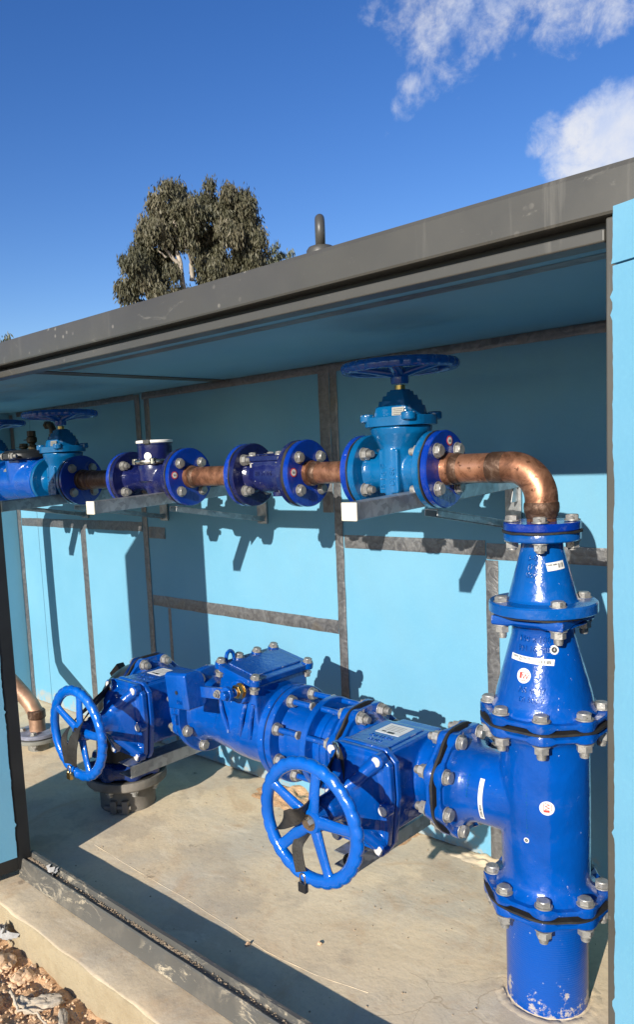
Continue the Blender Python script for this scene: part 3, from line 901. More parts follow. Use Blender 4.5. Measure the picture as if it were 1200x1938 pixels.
t = thing('riser_pipe', (0, 0, 0), 'blue pipe stub with mud splashes rising out of the concrete under the tee', 'pipe')
g = G(); g.lathe([(.0885, -.03), (.0885, .19), (.0895, .215), (.096, .228), (.1, .232), (.1, .25), (.07, .25)], seg=72)
def splash_paint():
    n = N('mud_splashed_blue')
    col = (.0, .062, .33); z = n.sep()[2]
    lo = n.new('ShaderNodeMapRange'); lo.inputs[1].default_value = .0; lo.inputs[2].default_value = .14; lo.inputs[3].default_value = .26; lo.inputs[4].default_value = 0; n.link(z, lo.inputs[0])
    f = n.math('ADD', n.noise(26, 8, .72), lo.outputs[0])
    c = n.mix(n.ramp(f, (.755, 0), (.80, .8)), col, (.48, .43, .36))
    sp = n.math('MULTIPLY', n.ramp(n.voro(55), (0, 1), (.1, 1), (.13, 0)), n.ramp(n.noise(11, 3), (.5, 0), (.6, .9)))
    c = n.mix(sp, c, (.6, .6, .58))
    wv = n.new('ShaderNodeTexWave', bands_direction='Z'); wv.inputs['Scale'].default_value = 60; wv.inputs['Distortion'].default_value = 1; n.link(n.co, wv.inputs['Vector'])
    b = n.bump(wv.outputs['Fac'], .12, .002); b = n.bump(n.noise(40, 5), .2, .008, b)
    return n.out(c, .3, 0, b)
M['splash'] = splash_paint()
mk('pipe', g, M['splash'], t)
g = G(); oct_flange(g, frame((0, 0, J4 - .002), DN), .139, .022, 8, A8, .09); mk('flange', g, M['blue'], t)
gasket(t, (0, 0, J4), UP, .139, n=8, a0=A8)
g = G(); vs = []; fs = []
for k in range(120):
    a = 2 * pi * k / 120; c_, s_ = cos(a), sin(a); nz_ = lambda q: mnoise.noise(V((c_ * q, s_ * q, q)))
    for rr, zz in ((.0880, .0015 + .003 * abs(nz_(6))), (.0925 + .002 * nz_(9), -.0012), (.0975 + .004 * nz_(5), .0028 + .003 * nz_(8)), (.108 + .010 * nz_(3), .0014 + .0014 * nz_(12)), (.122 + .012 * nz_(2.5), -.002)): vs.append((rr * c_, rr * s_, zz))
for k in range(120):
    for i in range(4): fs.append((k * 5 + i, k * 5 + i + 1, ((k + 1) % 120) * 5 + i + 1, ((k + 1) % 120) * 5 + i))
g.add(vs, fs); mk('grout_ring', g, M['concrete'], t, ang=60)

t = thing('tee_fitting', (0, 0, J4), 'big blue flanged tee in the middle of the column, branch pointing left', 'pipe fitting')
g = G()
fil = lambda z, s: [(.0945 + .024 * (1 - k / 6) ** 2.2, z + s * (.016 + .034 * k / 6)) for k in range(7)]
g.lathe([(.12, J4 + .006), (.119, J4 + .016)] + fil(J4, 1) + [(.0955, ZL)] + fil(J3, -1)[::-1] + [(.119, J3 - .016), (.12, J3 - .006)], seg=72)
g.lathe([(.086, -.03), (.087, .10), (.088, .15), (.092, .168), (.102, .182), (.118, .192), (.118, .204)], frame((0, 0, ZL), (-1, 0, 0)), 64)
mk('body', g, M['blue'], t, remesh=.0035, smooth=9)
for c, ax, nm in (((0, 0, J4 + .002), UP, 0), ((0, 0, J3 - .002), DN, 0), ((-.210, 0, ZL), (1, 0, 0), 0)):
    g = G(); oct_flange(g, frame(c, ax, (1, 0, 0) if ax[2] else (0, 1, 0)), .139, .022, 8, A8, .085); mk('flange', g, M['blue'], t)
bolts(t, (0, 0, J4), UP, R8, 8, A8, .0185, .050)
gasket(t, (-.2125, 0, ZL), (1, 0, 0), .139, .006, .007, 8, A8, (0, 1, 0))
gasket(t, (0, 0, J3), UP, .139, n=8, a0=A8)
bolts(t, (-.2125, 0, ZL), (1, 0, 0), R8, 8, A8, .0185, .050, x=(0, 1, 0))
SUNWARD = radians(-64)            # heading from the column to the viewer
RT = lambda z: .0958
watermark_sticker(t, on_cone(.488, RT, radians(-62.5), 2), .0155)
spot_sticker(t, on_cone(.408, RT, radians(-88.5)), .0058)
g = G(); r = random.Random(2)
for k in range(16):
    f = on_cone(.52 - .0065 * k + r.uniform(-.001, .001), RT, radians(-88) + r.uniform(-.012, .012)); disc(g, f, r.uniform(.0007, .0016), .0012, -.0003, 8)
mk('cast_mark', g, M['light'], t)
barcode(t, lambda u, v, w: on_xcyl(-.112, .0885, radians(-2))(v, u, w) if False else (-.112 - v, -(.0885 + w) * cos(radians(2) - u / .0885), ZL + (.0885 + w) * sin(radians(2) - u / .0885)), .098, .011, 5, (('PIPE FITTING', .0045),))
g = G()
for k in range(3):
    for j in range(9 - 2 * (k == 1)):
        a = radians(34) - j * .07; x = -.168 + .011 * k
        disc(g, lambda u, v, w, a=a, x=x: (x + v, -(.0895 + w) * cos(a + u / .09), ZL + (.0895 + w) * sin(a + u / .09)), r.uniform(.0009, .0019), .0012, -.0004, 8)
mk('cast_mark', g, M['light'], t)

t = thing('taper_reducer', (0, 0, J3), 'blue taper with white stickers above the tee', 'pipe fitting')
def rz3(z):
    # outside radius of the lower taper
    P = [(J3, .112), (J3 + .024, .112), (J3 + .030, .1075), (J3 + .040, .1035), (J3 + .06, .1), (JM - .05, .0665), (JM - .034, .0655), (JM - .022, .070), (JM, .072)]
    for (a, ra), (b, rb) in zip(P, P[1:]):
        if z <= b: return ra + (rb - ra) * (z - a) / (b - a)
    return P[-1][1]
g = G(); g.lathe([(rz3(J3 + .004 + (JM - J3 - .008) * k / 60), J3 + .004 + (JM - J3 - .008) * k / 60) for k in range(61)], seg=72); mk('body', g, M['blue'], t)
g = G(); oct_flange(g, frame((0, 0, J3 + .002), UP), .139, .022, 8, A8, .09); mk('flange', g, M['blue'], t)
g = G(); oct_flange(g, frame((0, 0, JM - .002), DN), .1145, .021, 4, radians(45), .06, .006); mk('flange', g, M['blue'], t)
bolts(t, (0, 0, J3), UP, R8, 8, A8, .0185, .050)
gasket(t, (0, 0, JM), UP, .108, .003, .004, 4, radians(45))
slope3 = lambda z: rz3(z)
barcode(t, on_cone(.803, slope3, radians(-84)), .098, .0125, 9, (('TAPER DN150x100', .0055), ('PN16', .0045)), rot=-.055)
watermark_sticker(t, on_cone(.770, slope3, radians(-92)), .0155)
spot_sticker(t, on_cone(.826, slope3, radians(-47)), .0095)
g = G()
for z_, tx, sz in ((.8461, '150 x 100', .017), (.826, 'PN 16 FBE', .016), (.742, 'AS 4087', .017), (.722, 'DI 500-7', .015)):
    g = G(); text_on(g, on_cone(z_, slope3, radians(-80)), tx, sz, depth=.0019, base=-.0003); mk('cast_lettering', g, M['blue'], t)

t = thing('small_taper', (0, 0, JM), 'narrow lighter blue taper at the top of the column under the copper bend', 'pipe fitting')
def rz2(z):
    P = [(JM, .08), (JM + .026, .08), (JM + .031, .0735), (JM + .040, .0705), (JT - .040, .0445), (JT - .028, .0435), (JT - .018, .047), (JT, .048)]
    for (a, ra), (b, rb) in zip(P, P[1:]):
        if z <= b: return ra + (rb - ra) * (z - a) / (b - a)
    return P[-1][1]
g = G(); g.lathe([(rz2(JM + .004 + (JT - JM - .008) * k / 50), JM + .004 + (JT - JM - .008) * k / 50) for k in range(51)], seg=64); mk('body', g, M['mid'], t)
g = G(); g.lathe([(.07, JM + .0025), (.1115, JM + .0025), (.1135, JM + .0045), (.1135, JM + .0225), (.1105, JM + .0262), (.075, JM + .028)], seg=72); mk('flange', g, M['mid'], t)
g = G(); g.lathe([(.04, JT - .0215), (.077, JT - .0205), (.0795, JT - .018), (.0795, JT - .0045), (.078, JT - .002), (.04, JT - .002)], seg=64); mk('flange', g, M['mid'], t)
bolts(t, (0, 0, JM + .001), UP, .0894, 4, radians(45), .0175, .048)
gasket(t, (0, 0, JT), UP, .086, .002, .004, 4, 0)
barcode(t, on_cone(1.001, rz2, radians(-33)), .042, .017, 12, (('TAPER 0080', .0045),), rot=.10)
g = G()
for z_, tx, sz in ((1.018, '3-80', .016), (1.0, '(10)', .015), (.982, 'S502', .015)):
    g = G(); text_on(g, on_cone(z_, rz2, radians(-84)), tx, sz, depth=.0019, base=-.0003); mk('cast_lettering', g, M['mid'], t)
g = G(); disc(g, on_cone(.955, rz2, radians(-86)), .0145, .0028, -.001); mk('cast_boss', g, M['mid'], t, ang=60)

# ================================================================== COPPER
def small_flange(g, c, axis, R=.0915, t=.018, rin=.03, b=.0025):
    g.lathe([(rin, .0008), (R - b, .0008), (R, b + .0008), (R, t - b), (R - b, t), (rin, t)], frame(c, axis), 72)
def arc(c, r, a0, a1, n, plane):
    return [plane(c, r, a0 + (a1 - a0) * k / n) for k in range(n + 1)]
JA, JB, JC, JD, JE, JF, JG, JH = -.250, -.462, -.680, -.892, -1.183, -1.485, -1.808, -2.018

t = thing('copper_bend', (0, 0, ZU), 'shiny copper bend turning down from the upper run onto the column', 'copper pipe')
rb = .072; pts = [(JA + .004, 0, ZU), (-.20, 0, ZU), (-.15, 0, ZU), (-.10, 0, ZU)] + [(-rb + rb * sin(a), 0, ZU - rb + rb * cos(a)) for a in [pi / 2 * k / 20 for k in range(21)]] + [(0, 0, 1.12)]
g = G(); rad = [.0335 if p[0] < -.095 else .0345 for p in pts]; g.tube(pts, rad, 40); mk('pipe', g, M['copper'], t)
g = G(); g.cyl(.031, 1.088, 1.125, seg=36); mk('spigot', g, M['copper'], t)
g = G(); g.lathe([(.0335, 1.135), (.0365, 1.131), (.0372, 1.122), (.0365, 1.113), (.0340, 1.109), (.0335, 1.104), (.0312, 1.098)], seg=40); mk('brazed_collar', g, M['burnt'], t)
g = G(); fx = frame((0, 0, ZU), (1, 0, 0)); g.lathe([(.0336, -.118), (.0352, -.112), (.0352, -.088), (.0344, -.080)], fx, 40); mk('brazed_collar', g, M['burnt'], t)
g = G(); g.lathe([(.0335, -.214), (.0362, -.210), (.0364, -.199), (.0340, -.190)], fx, 40); mk('brazed_collar', g, M['burnt'], t)
g = G(); g.lathe([(.0385, -.231), (.0375, -.216), (.0345, -.213)], fx, 40); mk('pipe_stub', g, M['copper'], t)
g = G(); small_flange(g, (JA + .002, 0, ZU), (1, 0, 0)); mk('flange', g, M['flange'], t)
bolts(t, (JA, 0, ZU), (1, 0, 0), .0622, 4, pi / 4, .0175, .042, x=(0, 1, 0))
gasket(t, (JA, 0, ZU), (1, 0, 0), .0945, .003, .004, 4, pi / 4, (0, 1, 0))
round_red_sticker(t, frame((JA + .0205, .012, ZU + .066), (1, 0, 0), (0, 1, 0)), .0115)
g = G(); g.lathe([(.03, JT + .002), (.0775, JT + .002), (.0795, JT + .004), (.0795, JT + .0175), (.0775, JT + .0195), (.03, JT + .0195)], seg=64); mk('flange', g, M['flange'], t)
bolts(t, (0, 0, JT), UP, .0615, 4, radians(22), .0165, .042, .004)

def copper_link(x0, x1, r, label, heads, collars, sticker=None, dark=False, nuts=None):
    t = thing('copper_pipe', ((x0 + x1) / 2, 0, ZU), label, 'copper pipe', 'copper links of the upper run')
    fx = frame((0, 0, ZU), (1, 0, 0)); g = G(); g.cyl(r, x0 + .004, x1 - .004, fx, 36); mk('pipe', g, M['burnt' if dark else 'copper'], t)
    for c in collars:
        g = G(); g.lathe([(r, c - .012), (r + .0022, c - .009), (r + .003, c), (r + .0022, c + .009), (r, c + .012)], fx, 36); mk('brazed_collar', g, M['burnt'], t)
    g = G(); g.lathe([(r + .006, x0 + .018), (r + .005, x0 + .032), (r + .001, x0 + .034)], fx, 36); mk('pipe_stub', g, M['burnt' if dark else 'copper'], t)
    g = G(); small_flange(g, (x0 + .002, 0, ZU), (1, 0, 0)); mk('flange', g, M['flange'], t)
    g = G(); small_flange(g, (x1 - .002, 0, ZU), (-1, 0, 0)); mk('flange', g, M['flange'], t)
    bolts(t, (x0, 0, ZU), (1, 0, 0), .0622, 4, pi / 4, .0165, .042, x=(0, 1, 0))
    bolts(t, (x1, 0, ZU), (-1, 0, 0), .0622, 4, pi / 4, .0165, .042, x=(0, 1, 0))
    th = .010 if abs(x0 - JC) < .01 else .004
    gasket(t, (x0, 0, ZU), (1, 0, 0), .0945, .002, th, 4, pi / 4, (0, 1, 0)); gasket(t, (x1, 0, ZU), (1, 0, 0), .0935, .002, .004, 4, pi / 4, (0, 1, 0))
    if sticker: round_red_sticker(t, frame((x0 + .0205, sticker[0], ZU + sticker[1]), (1, 0, 0), (0, 1, 0)), .0120)
copper_link(JC, JB, .0290, 'copper pipe between the navy strainer and the light blue gate valve', 0, (JC + .045, JB - .028), (-.066, .005))
copper_link(JE, JD, .0300, 'copper pipe between the water meter and the navy strainer', 0, (JE + .045,), (-.066, .008))
copper_link(JG, JF, .0330, 'tarnished copper pipe between the left gate valve and the water meter', 0, (JG + .05, JG + .085), None, True)

# ================================================================== UPPER GATE VALVES
def gate_valve_upper(xc, label):
    t = thing('gate_valve', (xc, 0, ZU), label, 'gate valve', 'light blue gate valves of the upper run')
    hl = (JA - JB) / 2; X = (1, 0, 0); fx = frame((xc, 0, ZU), X, (0, 1, 0))
    g = G()
    g.lathe([(.058, -hl + .014), (.050, -hl + .026), (.046, -hl + .04), (.046, hl - .04), (.050, hl - .026), (.058, hl - .014)], fx, 40)
    # wedge housing: oval drum standing on the barrel
    def ov(z, a, b): return [(xc + a * cos(2 * pi * k / 40), b * sin(2 * pi * k / 40), ZU + z) for k in range(40)]
    secs = [(-.070, .016, .022), (-.064, .030, .036), (-.045, .041, .050), (-.01, .044, .056), (.03, .045, .058), (.055, .050, .060), (.075, .062, .068), (.090, .072, .074), (.1065, .076, .077)]
    vs = []; fs = []
    for s_ in secs: vs += ov(*s_)
    for i in range(len(secs) - 1):
        for k in range(40): fs.append((i * 40 + k, i * 40 + (k + 1) % 40, (i + 1) * 40 + (k + 1) % 40, (i + 1) * 40 + k))
    fs += [tuple(range(40))[::-1], tuple((len(secs) - 1) * 40 + k for k in range(40))]; g.add(vs, fs)
    g.box(xc - .010, xc + .010, -.062, .062, ZU - .062, ZU + .06)
    g.box(xc - .028, xc + .028, -.060, -.04, ZU - .052, ZU + .052)
    mk('body', g, M['light'], t, remesh=.0026, smooth=7)
    for s_ in (-1, 1):
        g = G(); small_flange(g, (xc + s_ * (hl - .002), 0, ZU), (-s_, 0, 0), t=.019); mk('flange', g, M['light'], t)
    g = G(); rr = []
    for k in range(48):
        a = 2 * pi * k / 48; n_ = 3.2
        r = 1 / ((abs(cos(a)) / .079) ** n_ + (abs(sin(a)) / .076) ** n_) ** (1 / n_); rr.append((r * cos(a), r * sin(a)))
    g.prism(rr, .1075, .1310, Matrix.Translation((xc, 0, ZU)))
    for sx in (-1, 1):
        for sy in (-1, 1):
            g.cyl(.0175, .119, .1395, Matrix.Translation((xc + sx * .060, sy * .056, ZU)), 20, .003)
    mk('bonnet_flange', g, M['light'], t, bevel=.0025)
    g = G(); st = [(.1305, .052, .052), (.156, .047, .047), (.156, .043, .043), (.169, .041, .041), (.169, .035, .036), (.181, .033, .033), (.181, .027, .027), (.191, .025, .025), (.191, .020, .020), (.195, .019, .019)]
    vs = []; fs = []
    for z, a, b in st:
        for k in range(32):
            q = 2 * pi * k / 32; n_ = 6.5; r = 1 / ((abs(cos(q)) / a) ** n_ + (abs(sin(q)) / b) ** n_) ** (1 / n_)
            vs.append((xc + r * cos(q), r * sin(q), ZU + z))
    for i in range(len(st) - 1):
        for k in range(32): fs.append((i * 32 + k, i * 32 + (k + 1) % 32, (i + 1) * 32 + (k + 1) % 32, (i + 1) * 32 + k))
    fs += [tuple(range(32))[::-1], tuple((len(st) - 1) * 32 + k for k in range(32))]; g.add(vs, fs)
    mk('bonnet', g, M['light'], t, ang=30)
    g = G(); f = on_plane(frame((xc + .030, -.0545, ZU + .140), (.25, -1, .12), (1, .25, 0))); patch(g, f, .030, .022, .001)
    o = mk('data_plate', g, M['steel_plate'], t)
    g = G()
    for k in range(4): patch(g, lambda u, v, w, k=k: f(u, v + .0065 - .0043 * k, w), .024 - .003 * (k % 2), .0013, .0003, 1, 1, base=.0011)
    sub('print', g, M['ink'], o, t)
    wheel_parts(t, (xc, 0, ZU + .250), UP, .142, .017, M['blue'], .022, None, rim=.0105, hub_len=.024, tall=1.2)
    g = G(); g.cyl(.0125, .190, .206, Matrix.Translation((xc, 0, ZU)), 18); mk('stem', g, M['brass'], t)
    g = G(); ft = on_plane(frame((xc - .002, -.0610, ZU - .006), (0, -1, 0), (0, 0, 1)))
    text_on(g, ft, 'B 16 F', .024, -.006, .010, .0010, -.0002); mk('cast_lettering', g, M['light'], t)
    g = G(); text_on(g, ft, 'DI 80', .020, -.006, -.014, .0010, -.0002); mk('cast_lettering', g, M['light'], t)
    return t
XV = (JA + JB) / 2
gv = gate_valve_upper(XV, 'light blue gate valve with level handwheel next to the copper bend')
copy_thing(gv, ((JG + JH) / 2 - XV, 0, 0), 'light blue gate valve with level handwheel left of the water meter')
JI = -2.365
copy_thing(gv, (JI - .106 - XV, 0, 0), 'gate valve at the left edge with only part of its handwheel showing')

# ================================================================== STRAINER, METER, BACKFLOW PREVENTER
t = thing('strainer', ((JC + JD) / 2, 0, ZU), 'navy flanged strainer with a bolted lid between two copper pipes', 'strainer')
fx = frame((0, 0, ZU), (1, 0, 0)); xc = (JC + JD) / 2; g = G()
g.lathe([(.055, JD + .014), (.046, JD + .03), (.040, JD + .05), (.040, JC - .05), (.046, JC - .03), (.055, JC - .014)], fx, 40)
g.lathe([(.045, xc - .06), (.052, xc - .045), (.054, xc), (.052, xc + .045), (.045, xc + .06)], fx, 40)
g.box(xc - .062, xc + .058, -.046, .046, ZU - .01, ZU + .040)
mk('body', g, M['navy'], t, remesh=.0026, smooth=6)
for s_, x in ((1, JD + .002), (-1, JC - .006)):
    g = G(); small_flange(g, (x, 0, ZU), (s_, 0, 0)); mk('flange', g, M['navy'], t)
g = G(); g.prism([(-.068, -.050), (.064, -.050), (.068, -.046), (.068, .046), (.064, .050), (-.068, .050), (-.072, .046), (-.072, -.046)], .039, .054, Matrix.Translation((xc, 0, ZU)))
g.box(xc - .052, xc + .048, -.036, .036, ZU + .0545, ZU + .059)
mk('lid', g, M['navy'], t, bevel=.003)
me = bolt_mesh(.0125, .02, .0)
for sx in (-.055, .050):
    for sy in (-.037, .037): inst('bolt', me, t, Matrix.Translation((xc + sx, sy, ZU + .0445)))
g = G(); g.lathe([(.02, -.062), (.021, -.05), (.026, -.045), (.03, -.02)], Matrix.Translation((xc + .01, 0, ZU)), 24); mk('drain_boss', g, M['navy'], t)
g = G(); text_on(g, on_plane(frame((xc + .0, -.0535, ZU + .004), (0, -1, .15), (1, 0, 0))), '80  PN16', .017, depth=.001, base=-.0004); mk('cast_lettering', g, M['navy'], t)

t = thing('water_meter', ((JE + JF) / 2, 0, ZU), 'dark blue water meter with a round register and white ring', 'water meter')
xc = (JE + JF) / 2 + .006; g = G()
g.lathe([(.055, JF + .014), (.047, JF + .03), (.040, JF + .055), (.044, xc - .05), (.050, xc), (.044, xc + .05), (.040, JE - .055), (.047, JE - .03), (.055, JE - .014)], fx, 44)
g.lathe([(.060, -.01), (.062, .03), (.060, .046)], Matrix.Translation((xc - .01, 0, ZU)), 40)
g.lathe([(.03, -.062), (.034, -.05), (.045, -.03)], Matrix.Translation((xc - .01, 0, ZU)), 30)
mk('body', g, M['navy'], t, remesh=.0028, smooth=6)
for s_, x in ((1, JF + .002), (-1, JE - .002)):
    g = G(); small_flange(g, (x, 0, ZU), (s_, 0, 0)); mk('flange', g, M['navy'], t)
T = Matrix.Translation((xc - .012, 0, ZU))
g = G(); g.lathe([(.062, .047), (.070, .048), (.071, .052), (.071, .058), (.069, .061), (.055, .062)], T, 48)
for k in range(4):
    a = pi / 4 + k * pi / 2; g.cyl(.012, .046, .066, T @ Matrix.Translation((.066 * cos(a), .066 * sin(a), 0)), 18, .002)
mk('clamp_ring', g, M['steel'], t)
g = G(); g.lathe([(.056, .0622), (.0575, .066), (.0575, .108), (.0595, .110), (.0595, .1145), (.050, .115)], T, 56); reg = mk('register', g, M['navy'], t)
g = G(); g.lathe([(.050, .1152), (.0602, .1152), (.0612, .117), (.0612, .1225), (.0600, .124), (.049, .124)], T, 56); sub('ring', g, M['white'], reg, t)
g = G(); g.cyl(.0495, .1160, .1185, T, 40); sub('dial', g, M['label'], reg, t)
g = G(); g.box(-.011, .011, -.0665, -.0605, .112, .125, T @ Matrix.Rotation(radians(28), 4, 'Z')); sub('latch', g, M['black'], reg, t, bevel=.001)
g = G(); f = lambda u, v, w: (xc - .012 + (.0585 + w) * cos(radians(-62) + u / .058), (.0585 + w) * sin(radians(-62) + u / .058), ZU + .072 + v); disc(g, f, .0125, .0012); sub('seal_tag', g, M['white'], reg, t)

t = thing('backflow_preventer', ((JH + JI) / 2, 0, ZU), 'bright blue backflow preventer barrel with a black clamped lid', 'backflow preventer')
xc = (JH + JI) / 2 + .004; g = G()
g.lathe([(.070, JI + .014), (.078, JI + .03), (.082, JI + .06), (.083, JH - .06), (.080, JH - .03), (.072, JH - .014)], fx, 56)
g.lathe([(.083, 0), (.086, .05), (.088, .092)], Matrix.Translation((xc, 0, ZU)), 48)
mk('body', g, M['blue'], t, remesh=.0032, smooth=8)
for s_, x in ((1, JI + .002), (-1, JH - .002)):
    g = G(); small_flange(g, (x, 0, ZU), (s_, 0, 0)); mk('flange', g, M['blue'], t)
T = Matrix.Translation((xc, 0, ZU)); g = G()
g.lathe([(.085, .090), (.100, .091), (.104, .096), (.104, .112), (.100, .118), (.090, .120), (.086, .126), (.05, .130), (.0001, .131)], T, 56)
for k in (0, 1):
    a = radians(-68 + 180 * k); m = T @ Matrix.Rotation(a, 4, 'Z'); g.box(.098, .128, -.016, .016, .093, .116, m)
lid = mk('lid', g, M['black'], t, bevel=.002)
m = T @ Matrix.Rotation(radians(-68), 4, 'Z') @ Matrix.Translation((.117, 0, .104)) @ Matrix.Rotation(pi / 2, 4, 'X')
inst('bolt', bolt_mesh(.0150, .034, .012), t, m)
g = G(); f = lambda u, v, w: (xc - .05 + u, -(.0825 + w) * cos(.75 + v / .083), ZU + (.0825 + w) * sin(.75 + v / .083)); patch(g, f, .05, .03, .001); mk('data_plate', g, M['steel_plate'], t)
def ball_valve(x, y, z0, h, label, bend=False):
    t = thing('ball_valve', (x, y, z0), label, 'ball valve', 'small bronze ball valves on the backflow preventer')
    T = Matrix.Translation((x, y, z0)); g = G()
    hexa = lambda r: [(r * cos(pi / 3 * k), r * sin(pi / 3 * k)) for k in range(6)]
    g.prism(hexa(.017), 0, h * .22, T); g.cyl(.012, h * .22, h * .3, T, 18)
    g.lathe([(.013, h * .3), (.020, h * .38), (.021, h * .55), (.019, h * .66), (.014, h * .70)], T, 24); g.prism(hexa(.0175), h * .70, h, T)
    mk('body', g, M['bronze'], t, bevel=.001)
    g = G(); g.box(-.055, -.012, -.008, .008, h * .50, h * .56, T); g.cyl(.007, h * .44, h * .60, T @ Matrix.Translation((-.014, 0, 0)), 12); mk('handle', g, M['black'], t, bevel=.002)
    if bend:
        g = G(); g.tube([(x, y, z0 + h), (x, y, z0 + h + .020), (x - .012, y, z0 + h + .035), (x - .04, y, z0 + h + .038)], .0145, 14); g.prism(hexa(.0175), 0, .016, frame((x - .028, y, z0 + h + .038), (-1, 0, 0)))
        mk('elbow', g, M['bronze'], t)
ball_valve(xc + .03, .01, ZU + .131, .072, 'bronze ball valve standing on the black lid')
ball_valve(xc - .075, .03, ZU + .127, .030, 'short bronze ball valve at the left of the black lid')
ball_valve(xc + .13, .05, ZU + .072, .112, 'tall bronze ball valve with a bent outlet behind the left handwheel', True)

t = thing('copper_downpipe', (-2.62, .04, ZU), 'bare copper pipe dropping at the far left to a flange on the slab', 'copper pipe')
xa = JI - .212; pts = [(xa, 0, ZU), (xa - .12, 0, ZU)] + [(xa - .12 - .09 * sin(a), 0, ZU - .09 + .09 * cos(a)) for a in [pi / 2 * k / 10 for k in range(1, 11)]]
xd = xa - .21
pts += [(xd, .0, .9), (xd, .02, .6), (xd, .03, .52)] + [(xd + .008, .032, .42), (xd + .025, .036, .385)] + [(-2.515, .066, .235), (-2.475, .075, .200), (-2.450, .08, .165), (-2.442, .08, .135), (-2.44, .08, .06)]
g = G(); g.tube(pts, .036, 28); mk('pipe', g, M['oldcopper'], t)
g = G(); g.lathe([(.036, .14), (.040, .145), (.040, .175), (.036, .18)], Matrix.Translation((-2.44, .08, 0)), 32); mk('brazed_collar', g, M['burnt'], t)
g = G(); small_flange(g, (-2.44, .08, .066), UP, .096, .018); mk('flange', g, M['dustyblue'], t)
g = G(); small_flange(g, (-2.44, .08, .062), DN, .098, .018); g.cyl(.05, -.01, .045, Matrix.Translation((-2.44, .08, 0)), 32); mk('base_flange', g, M['steel_plate'], t)
bolts(t, (-2.44, .08, .064), UP, .070, 4, pi / 4, .0165, .040)
g = G(); small_flange(g, (xa - .002, 0, ZU), (-1, 0, 0)); mk('flange', g, M['flange'], t)

# ================================================================== LOWER RUN
KA, KB, KC, KD, KE = -.2125, -.508, -.755, -1.153, -1.447

